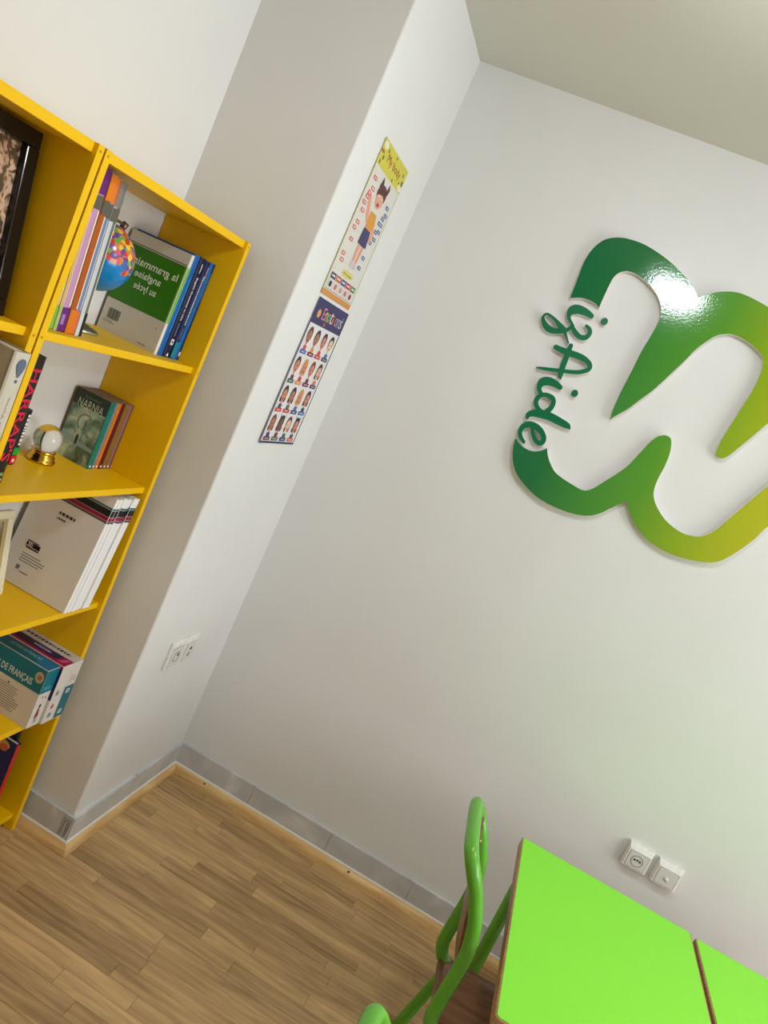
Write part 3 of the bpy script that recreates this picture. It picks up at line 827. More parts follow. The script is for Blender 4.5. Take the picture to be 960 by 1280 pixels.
# ------------------------------------------------------------------ posters on the pillar
def poster(name, label, y0, z1, w, h, paint, sheet, curl):
    e = thing(name, label, 'poster', (0.0008, y0, z1 - h))
    def f3(a, b, k):
        u, v = a / w, b / h
        x = 0.0012 + curl(u, v) + k
        return (x, a, b)
    p = Print(); p.rect(0, 0, w, h, sheet, 0.0, 12)
    s = p.build('sheet', e, f3)
    md = s.modifiers.new('thickness', 'SOLIDIFY'); md.thickness = 0.0005; md.offset = -1
    p = Print()
    paint(p, w, h)
    p.build('print', e, f3)
    return e
def R(p, w, h, u0, v0, u1, v1, c, k=.0005, n=1): p.rect(u0*w, (1-v1)*h, u1*w, (1-v0)*h, M(c, .4), k, n)
def E(p, w, h, u, v, ru, rv, c, k=.0006, n=14): p.ell(u*w, (1-v)*h, ru*w, rv*h, M(c, .4), k, n)
def G(p, w, h, pts, c, k=.0006): p.add([(u*w, (1-v)*h) for u, v in pts], M(c, .4), k)

def paint_body(p, w, h):
    R(p, w, h, 0, 0, 1, .155, (206, 196, 62), .0005, 4)
    R(p, w, h, 0, .155, .022, .965, (190, 186, 70)); R(p, w, h, .985, .155, 1, .965, (196, 190, 120))
    R(p, w, h, 0, .965, 1, 1, (206, 138, 62), .0005, 4)
    p.text('My body', .26*w, (1-.115)*h, .80*w, (1-.045)*h, M((150, 24, 70), .4), .0009)
    for u, v, c in ((.10, .03, (226, 224, 206)), (.93, .13, (226, 224, 206))): E(p, w, h, u, v, .07, .022, c, .0007)
    for u, v, s in ((.13, .10, 1), (.22, .04, .8), (.90, .05, .8), (.95, .095, 1.2), (.08, .135, .9), (.52, .02, .7), (.62, .14, .7), (.85, .11, .6)):
        E(p, w, h, u, v, .03*s, .016*s, (96, 120, 40), .0008, 8)
    E(p, w, h, .06, .075, .06, .010, (170, 90, 40), .0008)
    # child figure: pigtails, hair, face, shirt, shorts, limbs
    HAIR, SKIN = (78, 30, 24), (226, 156, 128)
    G(p, w, h, [(.36, .235), (.40, .165), (.46, .20), (.46, .25)], HAIR, .0006); G(p, w, h, [(.60, .24), (.64, .165), (.70, .20), (.66, .25)], HAIR, .0006)
    G(p, w, h, [(.30, .43), (.20, .34), (.22, .31), (.27, .32), (.40, .42), (.44, .45), (.40, .47)], SKIN, .0006)
    E(p, w, h, .515, .265, .155, .062, HAIR, .0007, 18); E(p, w, h, .515, .295, .130, .058, SKIN, .0008, 18)
    G(p, w, h, [(.38, .285), (.40, .235), (.52, .225), (.64, .24), (.65, .285), (.56, .262), (.46, .268)], HAIR, .0010)
    for u in (.455, .575): E(p, w, h, u, .293, .028, .016, (240, 236, 230), .0011, 10); E(p, w, h, u, .295, .014, .011, (60, 40, 30), .0013, 8)
    E(p, w, h, .515, .330, .036, .012, (150, 30, 40), .0011, 10)
    G(p, w, h, [(.42, .385), (.62, .385), (.68, .44), (.63, .50), (.43, .50)], (214, 150, 50), .0009)
    G(p, w, h, [(.64, .42), (.78, .50), (.72, .56), (.66, .545), (.70, .505), (.60, .46)], SKIN, .0008)
    G(p, w, h, [(.42, .495), (.65, .495), (.70, .60), (.55, .605), (.40, .60)], (58, 50, 100), .0011)
    G(p, w, h, [(.45, .60), (.53, .60), (.52, .72), (.46, .72)], SKIN, .0008); G(p, w, h, [(.58, .60), (.66, .60), (.62, .72), (.56, .72)], SKIN, .0008)
    G(p, w, h, [(.42, .755), (.45, .715), (.53, .715), (.53, .765)], (206, 190, 190), .0010); G(p, w, h, [(.56, .765), (.56, .715), (.63, .715), (.66, .755)], (206, 190, 190), .0010)
    for u, v in ((.16, .225), (.21, .285), (.17, .318), (.15, .345), (.13, .385), (.17, .43), (.18, .505), (.15, .545), (.20, .615), (.15, .715), (.18, .755)):
        R(p, w, h, u - .055, v - .012, u + .055, v + .012, (206, 88, 82), .0007); R(p, w, h, u - .035, v - .005, u + .035, v + .005, (236, 200, 190), .0010)
        R(p, w, h, u + .055, v - .001, .36, v + .001, (190, 186, 180), .0005)
    for u, v in ((.84, .29), (.88, .335), (.84, .365), (.80, .405), (.86, .405), (.80, .465), (.88, .45), (.84, .51), (.76, .545), (.76, .655), (.76, .725)):
        R(p, w, h, u - .055, v - .012, u + .055, v + .012, (62, 84, 128), .0007); R(p, w, h, u - .035, v - .005, u + .035, v + .005, (170, 184, 206), .0010)
    E(p, w, h, .52, .812, .20, .026, (214, 206, 120), .0007); p.text('Five senses', .38*w, (1-.820)*h, .66*w, (1-.804)*h, M((70, 70, 50), .5), .0010)
    for k, c in enumerate(((52, 66, 100), (206, 96, 50), (40, 84, 150), (196, 60, 70), (92, 124, 70))):
        u0 = .07 + k*.176
        R(p, w, h, u0, .850, u0 + .160, .888, c, .0007); R(p, w, h, u0 + .03, .863, u0 + .13, .874, (220, 214, 206), .0010)
        R(p, w, h, u0 - .008, .892, u0 - .004, .955, (90, 90, 100), .0007)
        E(p, w, h, u0 + .08, .922, .045, .020, ((50, 50, 54), (206, 110, 110), (206, 150, 130), (190, 120, 116), (150, 56, 60))[k], .0008, 10)
    R(p, w, h, .06, .955, .955, .958, (110, 100, 110), .0007)
poster('body_poster', 'yellow headed My body chart showing a child figure, upper poster on the pillar', -0.499, 2.333, 0.280, 0.466, paint_body, M((216, 212, 206), .35), lambda u, v: 0.004*max(0, abs(u - .5)*2 - .7)**2)

def paint_emotions(p, w, h):
    NV = (46, 40, 92)
    R(p, w, h, 0, 0, 1, .165, NV, .0005, 4); R(p, w, h, 0, .165, .028, 1, NV, .0005, 6); R(p, w, h, .978, .165, 1, 1, NV, .0005, 6); R(p, w, h, .028, .985, .978, 1, NV, .0005, 6)
    word = 'Emotions'; cc = ((226, 120, 160), (226, 196, 90), (150, 200, 120), (236, 226, 200), (236, 150, 90), (226, 130, 130), (150, 170, 220), (206, 200, 140))
    for k, ch in enumerate(word):
        u0 = .27 + k*.082
        big = ch in 'Et'
        p.text(ch, u0*w, (1-.122)*h, (u0 + (.075 if ch != 'i' else .03))*w, (1-(.045 if big else .062))*h, M(cc[k], .4), .0010)
    E(p, w, h, .16, .095, .05, .028, (206, 160, 90), .0008); E(p, w, h, .42, .145, .025, .012, (190, 90, 60), .0008); E(p, w, h, .9, .05, .02, .010, (110, 110, 160), .0008)
    skins = ((226, 170, 140), (206, 130, 100), (120, 76, 50), (236, 190, 160), (170, 116, 80)); hairs = ((50, 30, 26), (30, 24, 26), (90, 56, 34), (206, 150, 60), (120, 50, 40))
    labs = ((60, 104, 170), (120, 36, 56), (206, 70, 66), (52, 54, 84), (40, 96, 70), (214, 150, 50), (110, 30, 70), (52, 60, 100), (206, 60, 50), (190, 40, 66), (60, 64, 100), (50, 110, 170), (110, 30, 40), (70, 110, 70), (46, 50, 110), (214, 110, 80))
    rr = random.Random(5)
    for i in range(4):
        for j in range(4):
            u = .155 + j*.230; v = .185 + i*.203
            s, hr = skins[rr.randrange(5)], hairs[rr.randrange(5)]
            R(p, w, h, u - .016, v + .10, u + .016, v + .15, s, .0006)
            R(p, w, h, u - .045, v + .130, u + .045, v + .16, labs[(i*4 + j*3 + 2) % 16], .0008)
            E(p, w, h, u, v + .055, .072, .055, hr, .0007)
            if rr.random() < .35:
                E(p, w, h, u - .05, v + .095, .03, .024, hr, .0006, 8); E(p, w, h, u + .05, v + .095, .03, .024, hr, .0006, 8)
            if i == 3 and j in (1, 3):
                G(p, w, h, [(u - .07, v - .012), (u - .03, v + .02), (u - .06, v + .03)], hr, .0008); G(p, w, h, [(u + .07, v - .012), (u + .03, v + .02), (u + .06, v + .03)], hr, .0008)
            E(p, w, h, u, v + .070, .056, .044, s, .0010)
            for sg in (-1, 1): E(p, w, h, u + sg*.022, v + .065, .008, .005, (40, 30, 30), .0013, 6)
            E(p, w, h, u, v + .093, .018, .005 + .004*rr.random(), (150, 40, 46), .0013, 8)
            R(p, w, h, u - .090, v + .158, u + .090, v + .185, labs[i*4 + j], .0010); R(p, w, h, u - .045, v + .169, u + .045, v + .174, (216, 206, 206), .0013)
poster('emotions_poster', 'navy bordered Emotions chart with rows of faces, lower poster on the pillar', -0.492, 1.856, 0.290, 0.470, paint_emotions, M((224, 220, 222), .35), lambda u, v: 0.016*max(0, .35 - u)**2*(1.3 - v) + 0.006*max(0, .12 - v) + 0.003*max(0, u - .7))

# ------------------------------------------------------------------ electrical outlets
PLAS = M((228, 227, 220), .28, key='plastic'); PLAS2 = M((214, 213, 206), .3, key='plastic'); HOLE = M((26, 26, 26), .6)
def plate(name, label, cat, loc, rz, kind, w=.086, h=.084, dp=.024, group=None):
    """local: face looks to -Y, centre at origin on the wall"""
    e = thing(name, label, cat, loc, (0, 0, rz), group)
    bm = bmesh.new()
    q = .010
    a = [bm.verts.new(v) for v in ((-w/2, 0, -h/2), (w/2, 0, -h/2), (w/2, 0, h/2), (-w/2, 0, h/2))]
    mid = [bm.verts.new(v) for v in ((-w/2, -dp*.7, -h/2), (w/2, -dp*.7, -h/2), (w/2, -dp*.55, h/2), (-w/2, -dp*.55, h/2))]
    b_ = [bm.verts.new(v) for v in ((-w/2+q*.5, -dp, -h/2+q*.4), (w/2-q*.5, -dp, -h/2+q*.4), (w/2-q*.5, -dp, h/2-q*1.7), (-w/2+q*.5, -dp, h/2-q*1.7))]
    for A_, B_ in ((a, mid), (mid, b_)):
        for i in range(4): bm.faces.new((A_[i], A_[(i+1) % 4], B_[(i+1) % 4], B_[i]))
    bm.faces.new(b_); bm.faces.new(list(reversed(a)))
    obj('housing', bm, PLAS, e)
    iw, ih0, ih1 = w/2 - .011, -h/2 + .008, h/2 - .021
    obj('groove', box(-iw - .0012, -dp - .0003, ih0 - .0012, iw + .0012, -dp + .002, ih1 + .0012), M((120, 120, 116), .6), e)
    ins = obj('insert', box(-iw, -dp - .0014, ih0, iw, -dp + .002, ih1, .0006), PLAS2, e)
    cz = (ih0 + ih1)/2
    def disc(nm, x, z, r0, y0, y1, mat, par=None, seg=28):
        bm = bmesh.new()
        for k in range(1): add_lathe(bm, [(0, 0), (r0, 0), (r0, y1 - y0), (0, y1 - y0)], seg=seg)
        o = obj(nm, bm, mat, par or e, (x, -y0, z)); o.rotation_euler = (math.pi/2, 0, 0)
        return o
    yy = dp + .0014
    if kind == 'socket':
        bm = bmesh.new()
        add_lathe(bm, [(.0205, -.001), (.0205, .0012), (.0185, .0012), (.0175, -.0005), (0, -.0005)], seg=32)
        o = obj('socket_well', bm, M((150, 150, 146), .4), e, (0, -yy, cz)); o.rotation_euler = (math.pi/2, 0, 0)  # grey on white plastic: the shading of the recess is in the colour
        for x, z in ((-.0095, .002), (.0, .0035), (.0095, .002)): disc('contact_hole', x, cz + z, .0034, yy + .0002, yy + .0009, HOLE, seg=12)
    elif kind == 'button':
        bm = bmesh.new(); add_lathe(bm, [(.0065, 0), (.0065, .003), (.005, .0055), (0, .006)], seg=20)
        o = obj('button', bm, PLAS, e, (0.001, -yy, cz - .002)); o.rotation_euler = (math.pi/2, 0, 0)
    elif kind == 'earth':
        bm = bmesh.new(); add_lathe(bm, [(.0195, -.001), (.0195, .0012), (.0175, .0012), (.0165, -.0005), (0, -.0005)], seg=32)
        o = obj('socket_well', bm, M((150, 149, 142), .4), e, (0, -yy, cz)); o.rotation_euler = (math.pi/2, 0, 0)  # shallow recess, its shading coloured in as grey
        disc('contact_hole', 0.006, cz + .006, .005, yy + .0002, yy + .0009, HOLE, seg=14)
    else:
        disc('upper_jack', .002, cz + .010, .0062, yy - .001, yy + .0006, HOLE, seg=18)
        disc('lower_jack', -.002, cz - .011, .0085, yy - .001, yy + .0006, M((150, 148, 140), .5), seg=18)
    return e
plate('power_socket', 'white three hole power socket on the logo wall above the green table', 'socket', (1.6415, -0.0005, 0.6195), 0, 'socket')
plate('bell_button', 'white plate with a round button beside the three hole socket', 'switch', (1.7465, -0.0005, 0.6170), 0, 'button')
plate('power_socket', 'white round power socket on the pillar, further from the corner', 'socket', (0.0005, -0.4465, 0.637), math.pi/2, 'earth', .090, .098, .012)
plate('aerial_outlet', 'white two jack outlet on the pillar, closer to the corner', 'outlet', (0.0005, -0.3545, 0.634), math.pi/2, 'jack', .088, .096, .012)

# ------------------------------------------------------------------ wall logo
UP_A=[(0.6180,2.2054,1),(0.6136,2.2600,0),(0.6081,2.3251,0),(0.6132,2.3683,0),(0.6279,2.4022,0),(0.6488,2.4231,0),(0.6782,2.4370,0),(0.7111,2.4433,0),(0.7564,2.4448,0),(0.8114,2.4362,0),(0.8639,2.4219,0),(0.9078,2.4042,0),(0.9411,2.3875,0),(0.9671,2.3704,0),(0.9800,2.3555,1),(1.0014,2.3738,0),(1.0235,2.3909,0),(1.0476,2.4034,0),(1.0735,2.4122,0),(1.0977,2.4155,0),(1.1327,2.4143,0),(1.1829,2.4077,0)]
UP_B=[(1.3460,2.0866,0),(1.3249,2.0347,0),(1.3032,1.9834,0),(1.2893,1.9513,0),(1.2766,1.9345,0),(1.2636,1.9303,0),(1.2512,1.9367,0),(1.2470,1.9559,0),(1.2462,1.9888,0),(1.2499,2.0414,0),(1.2545,2.1034,0),(1.2590,2.1649,0),(1.2566,2.2104,0),(1.2486,2.2471,0),(1.2332,2.2681,0),(1.1985,2.2843,0),(1.1600,2.2924,0),(1.1294,2.2929,0),(1.1070,2.2856,0),(1.0846,2.2694,0),(1.0668,2.2437,0),(1.0489,2.2089,0),(1.0329,2.1608,0),(1.0159,2.1143,0),(0.9986,2.0673,0),(0.9840,2.0328,0),(0.9651,1.9972,0),(0.9455,1.9577,0),(0.9195,1.9199,0),(0.9080,1.9015,1),(0.9027,1.9384,0),(0.8996,1.9988,0),(0.9008,2.0671,0),(0.9001,2.1349,0),(0.9042,2.1885,0),(0.9062,2.2358,0),(0.9017,2.2673,0),(0.8852,2.2962,0),(0.8629,2.3177,0),(0.8375,2.3328,0),(0.8121,2.3429,0),(0.7824,2.3513,0),(0.7563,2.3520,0),(0.7385,2.3464,0),(0.7240,2.3339,0),(0.7156,2.3141,0),(0.7143,2.2853,0),(0.7150,2.2468,0),(0.7164,2.2120,1),(0.6995,2.2196,0),(0.6745,2.2223,0),(0.6497,2.2189,0)]
LO_A=[(0.6561,1.7184,1),(0.6773,1.7072,0),(0.7013,1.7010,0),(0.7267,1.7024,0),(0.7477,1.7128,0),(0.7669,1.7317,1),(0.7769,1.7144,0),(0.7965,1.6923,0),(0.8247,1.6716,0),(0.8601,1.6623,0),(0.9036,1.6570,0),(0.9298,1.6555,0),(0.9468,1.6621,0),(0.9631,1.6804,0),(0.9852,1.7169,0),(1.0072,1.7532,0),(1.0269,1.7934,0),(1.0387,1.8350,0),(1.0533,1.8865,0),(1.0682,1.9141,0),(1.0873,1.9271,0),(1.1052,1.9253,0),(1.1158,1.9096,0),(1.1256,1.8787,0),(1.1298,1.8362,0),(1.1294,1.7912,0),(1.1337,1.7573,0),(1.1444,1.7324,0),(1.1681,1.7077,0),(1.2058,1.6839,0),(1.2465,1.6708,0),(1.2822,1.6675,0),(1.3173,1.6760,0),(1.3418,1.6943,0),(1.3633,1.7290,0),(1.3871,1.7912,0),(1.4106,1.8528,0),(1.4343,1.9127,0)]
LO_B=[(1.4921,1.7989,0),(1.4754,1.7463,0),(1.4550,1.7003,0),(1.4320,1.6587,0),(1.4078,1.6295,0),(1.3723,1.6113,0),(1.3280,1.5985,0),(1.2808,1.5908,0),(1.2287,1.5919,0),(1.1760,1.6052,0),(1.1334,1.6268,0),(1.0988,1.6555,0),(1.0719,1.6862,1),(1.0512,1.6572,0),(1.0333,1.6338,0),(1.0195,1.6150,0),(0.9958,1.5934,0),(0.9627,1.5781,0),(0.9163,1.5685,0),(0.8611,1.5653,0),(0.8065,1.5706,0),(0.7559,1.5886,0),(0.7136,1.6108,0),(0.6861,1.6402,0),(0.6682,1.6740,0),(0.6589,1.7039,0)]
STROKES={
'letter_i':[[(0.7049,2.1792,0.0088),(0.6842,2.1837,0.0118),(0.6562,2.1821,0.0151),(0.6414,2.1716,0.0151),(0.6384,2.1550,0.0076),(0.6458,2.1427,0.0055),(0.6574,2.1344,0.0046),(0.6663,2.1272,0.0050)]],
'dot_i':[(0.7513,2.1794,0.0118)],
'letter_z':[[(0.7055,2.1449,0.0050),(0.7183,2.1394,0.0067),(0.7259,2.1259,0.0071),(0.7188,2.1089,0.0084),(0.7010,2.1044,0.0084),(0.6819,2.1117,0.0084),(0.6694,2.1219,0.0059),(0.6629,2.1279,0.0042)],[(0.6629,2.1279,0.0050),(0.6596,2.1164,0.0059),(0.6497,2.1047,0.0071),(0.6320,2.0951,0.0084),(0.6125,2.0890,0.0101),(0.5912,2.0911,0.0101),(0.5730,2.1034,0.0076),(0.5639,2.1173,0.0046),(0.5718,2.1308,0.0042),(0.5965,2.1265,0.0050),(0.6222,2.1152,0.0076),(0.6440,2.1054,0.0092)],[(0.6513,2.0988,0.0050),(0.6633,2.0862,0.0038),(0.6760,2.0730,0.0025)]],
'letter_a':[[(0.6457,2.0441,0.0084),(0.6710,2.0429,0.0101),(0.7013,2.0449,0.0109),(0.7361,2.0466,0.0101),(0.7607,2.0417,0.0084),(0.7735,2.0318,0.0076),(0.7723,2.0180,0.0071),(0.7535,2.0022,0.0071),(0.7278,1.9910,0.0067),(0.6887,1.9792,0.0063),(0.6534,1.9683,0.0059),(0.6291,1.9622,0.0042),(0.6179,1.9591,0.0025)],[(0.6878,2.0679,0.0071),(0.6894,2.0464,0.0084),(0.6919,2.0186,0.0092),(0.6952,1.9888,0.0092),(0.7005,1.9643,0.0076),(0.7040,1.9591,0.0042)]],
'letter_i2':[[(0.7160,1.9307,0.0084),(0.6930,1.9354,0.0122),(0.6687,1.9323,0.0143),(0.6556,1.9220,0.0143),(0.6535,1.9075,0.0092),(0.6582,1.8960,0.0071),(0.6709,1.8858,0.0059)]],
'dot_i2':[(0.7678,1.9322,0.0118)],
'letter_d':[[(0.6718,1.8840,0.0076),(0.6890,1.8907,0.0076),(0.7081,1.8888,0.0084),(0.7185,1.8777,0.0076),(0.7189,1.8574,0.0084),(0.7113,1.8404,0.0092)],[(0.6752,1.8864,0.0067),(0.6646,1.8707,0.0084),(0.6659,1.8540,0.0076),(0.6790,1.8394,0.0076),(0.6982,1.8299,0.0092)],[(0.6614,1.7972,0.0059),(0.6616,1.8064,0.0092),(0.6723,1.8173,0.0113),(0.6997,1.8269,0.0143),(0.7297,1.8305,0.0134),(0.7624,1.8286,0.0126),(0.7927,1.8265,0.0101),(0.8031,1.8227,0.0042)]],
'letter_e':[[(0.6875,1.7180,0.0055),(0.6718,1.7283,0.0067),(0.6610,1.7441,0.0076),(0.6619,1.7630,0.0092),(0.6756,1.7775,0.0109),(0.6986,1.7821,0.0101),(0.7228,1.7748,0.0092),(0.7405,1.7600,0.0084),(0.7437,1.7441,0.0084),(0.7351,1.7355,0.0076),(0.7188,1.7408,0.0076),(0.7029,1.7564,0.0067),(0.6920,1.7721,0.0059)]],
}

def smooth_outline(L, n=5):
    """split at the sharp points, Catmull-Rom between them"""
    N = len(L); s = [i for i in range(N) if L[i][2]]
    out = []
    for a, b_ in zip(s, s[1:] + [s[0] + N]):
        seg = [(L[i % N][0], L[i % N][1], 0) for i in range(a, b_ + 1)]
        out += [(v.x, v.y) for v in catmull(seg, n)[:-1]]
    return out
EXT_OUT = [(1.245, 2.394, 0), (1.31, 2.372, 0), (1.37, 2.335, 0), (1.405, 2.300, 1), (1.45, 2.345, 0), (1.52, 2.372, 0), (1.60, 2.365, 0), (1.66, 2.325, 0), (1.69, 2.26, 0), (1.69, 2.18, 0), (1.66, 2.09, 0), (1.605, 1.995, 0), (1.545, 1.90, 0)]
EXT_IN = [(1.475, 2.005, 0), (1.53, 2.09, 0), (1.565, 2.16, 0), (1.57, 2.22, 0), (1.535, 2.255, 0), (1.485, 2.25, 0), (1.43, 2.205, 0), (1.385, 2.15, 0)]
outline = smooth_outline(UP_A + EXT_OUT + LO_B + LO_A + EXT_IN + UP_B)
LZ = 1.56
logo = thing('wall_logo', 'large green gradient looping logo sign with cursive lettering on the wall', 'sign', (0, 0, 0))
mlg, nt, b = node_mat('logo_gradient')
tc = nt.nodes.new('ShaderNodeTexCoord'); sx = nt.nodes.new('ShaderNodeSeparateXYZ')
nt.links.new(tc.outputs['Object'], sx.inputs[0])
mr = nt.nodes.new('ShaderNodeMapRange'); mr.inputs['From Min'].default_value = 0.62; mr.inputs['From Max'].default_value = 1.70
nt.links.new(sx.outputs['X'], mr.inputs['Value'])
cr = nt.nodes.new('ShaderNodeValToRGB'); el = cr.color_ramp.elements
stops = ((0.0, (0, 104, 58)), (.14, (22, 108, 52)), (.30, (62, 134, 44)), (.44, (84, 148, 36)), (.58, (132, 164, 20)), (.74, (172, 178, 22)), (1.0, (200, 192, 30)))
while len(el) < len(stops): el.new(.5)
for e_, (q, c) in zip(el, stops): e_.position = q; e_.color = (*[lin(v) for v in c], 1)
nt.links.new(mr.outputs[0], cr.inputs['Fac']); nt.links.new(cr.outputs['Color'], b.inputs['Base Color'])
b.inputs['Roughness'].default_value = .10
nz = nt.nodes.new('ShaderNodeTexNoise'); nz.inputs['Scale'].default_value = 130; nz.inputs['Detail'].default_value = 3
nt.links.new(tc.outputs['Object'], nz.inputs['Vector'])
bp = nt.nodes.new('ShaderNodeBump'); bp.inputs['Strength'].default_value = .10; bp.inputs['Distance'].default_value = .002
nt.links.new(nz.outputs['Fac'], bp.inputs['Height']); nt.links.new(bp.outputs['Normal'], b.inputs['Normal'])
EDGE = M((226, 222, 214), .5, key='edge')
def plate3(a, b_, h): return (a, -h, b_)
bm = bmesh.new(); prism(bm, outline, plate3, 0.0005, 0.024, 0, 1)
bm.normal_update()
obj('looping_band', bm, [mlg, EDGE], logo)
TG = M((0, 106, 64), .35, key='letter')
def stroke_outline(st):
    P = catmull([(x, z, rr) for x, z, rr in st], 4)
    L, Rr = [], []
    for i, q in enumerate(P):
        a = P[max(i-1, 0)]; c = P[min(i+1, len(P)-1)]
        tx, tz = c.x - a.x, c.y - a.y
        l = math.hypot(tx, tz) or 1
        nx, nz_ = -tz/l, tx/l
        L.append((q.x + nx*q.z, q.y + nz_*q.z)); Rr.append((q.x - nx*q.z, q.y - nz_*q.z))
    return L, Rr, P
def letter(name, strokes):
    bm = bmesh.new()
    hb, ht = 0.0005, 0.020
    for si, st in enumerate(strokes):
        top = ht + si*0.0002
        if isinstance(st, tuple):
            x, z, rr = st
            prism(bm, [(x + rr*.95*math.cos(2*math.pi*k/20), z + rr*1.05*math.sin(2*math.pi*k/20)) for k in range(20)], plate3, hb, top, 0, 1)
            continue
        L, Rr, P = stroke_outline(st)
        va = [[bm.verts.new(plate3(*q, h + (0.0012*qi/len(P) if h > hb else 0))) for qi, q in enumerate(side)] for side in (L, Rr) for h in (hb, top)]
        lb, lt, rb, rt = va
        for i in range(len(P) - 1):
            for quad, mi in (((lt[i], lt[i+1], rt[i+1], rt[i]), 0), ((lb[i], rb[i], rb[i+1], lb[i+1]), 1), ((lb[i], lb[i+1], lt[i+1], lt[i]), 1), ((rb[i], rt[i], rt[i+1], rb[i+1]), 1)):
                try: f = bm.faces.new(quad); f.material_index = mi
                except ValueError: pass
        for i, dr in ((0, 1), (-1, -1)):     # round caps
            q, q2 = P[i], P[i + dr]
            ang = math.atan2(q.y - q2.y, q.x - q2.x)
            prism(bm, [(q.x + q.z*math.cos(ang - math.pi/2 + math.pi*k/8), q.y + q.z*math.sin(ang - math.pi/2 + math.pi*k/8)) for k in range(9)], plate3, hb, top, 0, 1)
    obj(name, bm, [TG, EDGE], logo, label='dark green cursive letter standing off the wall')
NAMES = dict(letter_i='letter_i', dot_i='letter_dot', letter_z='letter_z', letter_a='letter_a', letter_i2='letter_i', dot_i2='letter_dot', letter_d='letter_d', letter_e='letter_e')
for k, st in STROKES.items(): letter(NAMES[k], st)

# ------------------------------------------------------------------ tables
TOPM = M((137, 229, 57), .5, key='laminate')
TZ = 0.60
def table(label, x0, x1, y0, y1):
    e = thing('school_table', label, 'table', ((x0+x1)/2, (y0+y1)/2, 0), group='lime school tables')
    w, l = (x1-x0)/2, (y1-y0)/2
    def rounded(w, l, rad, n=4):
        out = []
        for cx, cy, a0 in ((w-rad, l-rad, 0), (-w+rad, l-rad, 90), (-w+rad, -l+rad, 180), (w-rad, -l+rad, 270)):
            out += [(cx + rad*math.cos(math.radians(a0+90*k/n)), cy + rad*math.sin(math.radians(a0+90*k/n))) for k in range(n+1)]
        return out
    bm = bmesh.new()
    prof = [(0, TZ - .028), (.0, TZ - .026), (0.0, TZ - .004), (.0008, TZ - .0012), (.0025, TZ - .0003), (.005, TZ)]
    rings = [[bm.verts.new((px, py, z)) for px, py in rounded(w - i, l - i, .012 - i*.5)] for i, z in prof]
    for A_, B_ in zip(rings[:-1], rings[1:]):
        for k in range(len(A_)): bm.faces.new((A_[k], A_[(k+1) % len(A_)], B_[(k+1) % len(A_)], B_[k]))
    bm.faces.new(list(reversed(rings[0]))); bm.faces.new(rings[-1])
    top = obj('table_top', bm, MBEECH, e, smooth=True, label='beech edged board')
    bm = bmesh.new(); prism(bm, rounded(w - .0055, l - .0055, .009), lambda a, b_, h: (a, b_, h), TZ - .0006, TZ + .0009)
    obj('laminate', bm, TOPM, top, label='lime green laminate surface')
    for sx_ in (-1, 1):
        for sy in (-1, 1):
            lg = obj('leg', tube([(sx_*(w-.052), sy*(l-.045), .012), (sx_*(w-.052), sy*(l-.045), TZ - .028)], .0205, 18), GREEN_TUBE, e)
            obj('foot_cap', lathe([(0, 0), (.022, 0), (.0225, .018), (.0205, .020)], 18), BLK, lg, (sx_*(w-.052), sy*(l-.045), 0))
    for sy in (-1, 1): obj('rail', box(-w+.06, sy*(l-.045)-.012, TZ-.056, w-.06, sy*(l-.045)+.012, TZ-.0285), GREEN_TUBE, e)
    for sx_ in (-1, 1): obj('rail', box(sx_*(w-.052)-.012, -l+.06, TZ-.056, sx_*(w-.052)+.012, l-.06, TZ-.0285), GREEN_TUBE, e)
    return e
table('lime green school table with the tube chair pushed up to it', 1.2445, 1.8035, -1.088, -0.264)
table('lime green school table standing beyond the one with the chair', 1.8125, 2.3715, -1.106, -0.277)

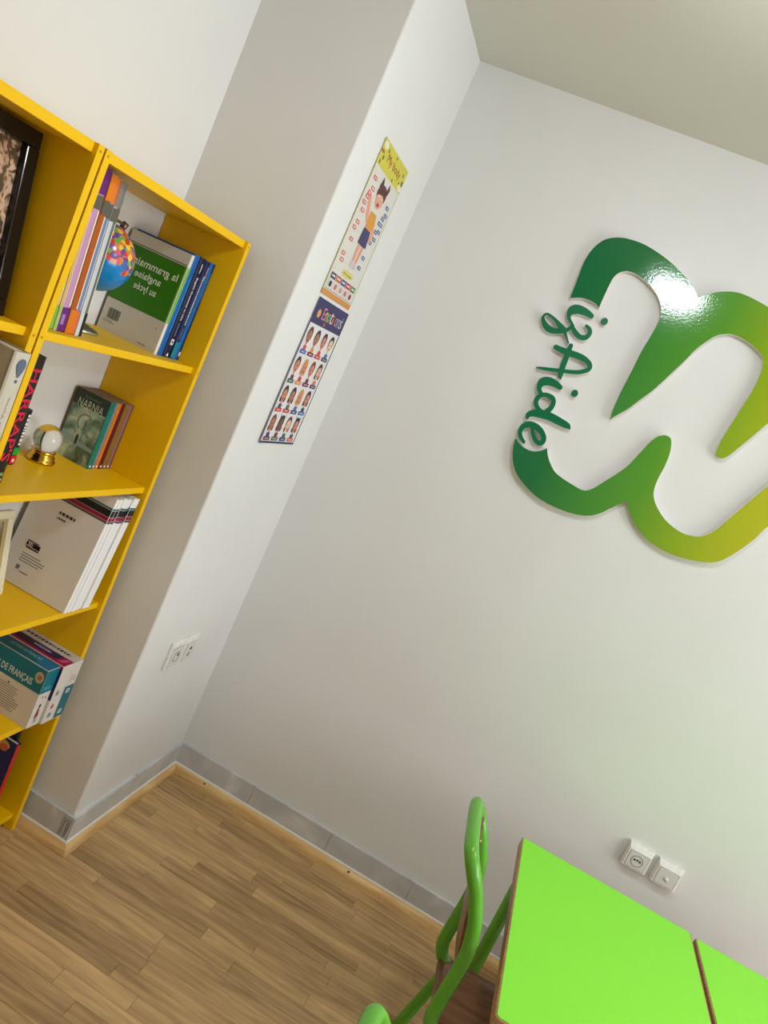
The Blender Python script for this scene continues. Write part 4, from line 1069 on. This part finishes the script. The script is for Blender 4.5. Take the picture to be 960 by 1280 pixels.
# ------------------------------------------------------------------ chairs
def chair(label, loc, rz=0.0):
    """local origin under the middle of the seat back, facing +X"""
    e = thing('school_chair', label, 'chair', loc, (0, 0, rz), group='green tube school chairs')
    W = 0.144; X = -1.16
    side = [(1.46, .276), (1.34, .276), (1.24, .277), (1.20, .286), (1.172, .312), (1.158, .345), (1.157, .39), (1.160, .45), (1.162, .50), (1.160, .55), (1.148, .610), (1.131, .655), (1.108, .703), (1.083, .744)]
    pts = [(x + X, -W, z) for x, z in side] + [(1.066 + X, -W + .012, .770), (1.058 + X, -W + .040, .781), (1.056 + X, 0, .784), (1.058 + X, W - .040, .781), (1.066 + X, W - .012, .770)] + [(x + X, W, z) for x, z in reversed(side)]
    rt = 0.0185
    obj('back_frame', tube(catmull(pts, 5), rt, 18), GREEN_TUBE, e)
    # rear and front legs
    for sy in (-1, 1):
        for nm, a in (('r', [(1.205, W-.002, .278), (1.190, W, .22), (1.150, W+.012, .012)]), ('f', [(1.44, W-.002, .276), (1.455, W, .22), (1.475, W+.012, .012)])):
            pth = [(x + X, sy*yv, z) for x, yv, z in a]
            lg = obj('leg', tube(catmull(pth, 5), .0165, 16), GREEN_TUBE, e)
            obj('foot_cap', lathe([(0, 0), (.018, 0), (.019, .018), (.0165, .022)], 16), BLK, lg, (pth[-1][0], pth[-1][1], 0))
    # plywood seat, dished, with rounded corners
    def ply(name, fn, nu, nv, th):
        bm = bmesh.new()
        g = [[[bm.verts.new(fn(i/nu, j/nv, s)) for j in range(nv+1)] for i in range(nu+1)] for s in (0, th)]
        for s in (0, 1):
            for i in range(nu):
                for j in range(nv):
                    f = bm.faces.new((g[s][i][j], g[s][i+1][j], g[s][i+1][j+1], g[s][i][j+1])); f.smooth = True
        for i in range(nu):
            for j in (0, nv): bm.faces.new((g[0][i][j], g[0][i+1][j], g[1][i+1][j], g[1][i][j]))
        for j in range(nv):
            for i in (0, nu): bm.faces.new((g[0][i][j], g[0][i][j+1], g[1][i][j+1], g[1][i][j]))
        return obj(name, bm, MPLY, e)
    def inset(u, r=.12): return 1 - (r*(1 - math.sqrt(max(0, 1 - (max(0, r - min(u, 1-u))/r)**2))))
    def f_seat(u, v, s):
        yv = (v - .5)*2*.150*inset(u)
        x = 1.164 + u*.310 + X
        z = .2925 - .006*math.cos((v-.5)*math.pi)*math.sin(math.pi*min(1, u*1.1)) + s - .010*max(0, u - .85)/.15*.8 + .006
        return (x, yv, z)
    seat = ply('seat', f_seat, 12, 10, .010)
    def xs(z):
        return 1.168 - (z - .45)*.25
    def f_back(u, v, s):
        z = .475 + u*.275
        yv = (v - .5)*2*(W - .004)*inset(u)
        return (xs(z) + X - .004 - .006*math.cos((v-.5)*math.pi) + s, yv, z)
    bk = ply('backrest', f_back, 12, 10, .008)
    for sy in (-1, 1):
        for z in (.52, .69):
            o = obj('rivet', lathe([(.0055, 0), (.005, .002), (0, .003)], 12), M((180, 180, 176), .3, 1.0), bk, (xs(z) + X + .004, sy*(W - .030), z)); o.rotation_euler = (0, math.pi/2, 0)
    return e
chair('green tube chair with brown plywood seat, tucked under the lime table', (1.158, -0.720, 0), 0.08)
chair('green tube chair standing alone on open floor away from the tables', (1.088, -1.620, 0))
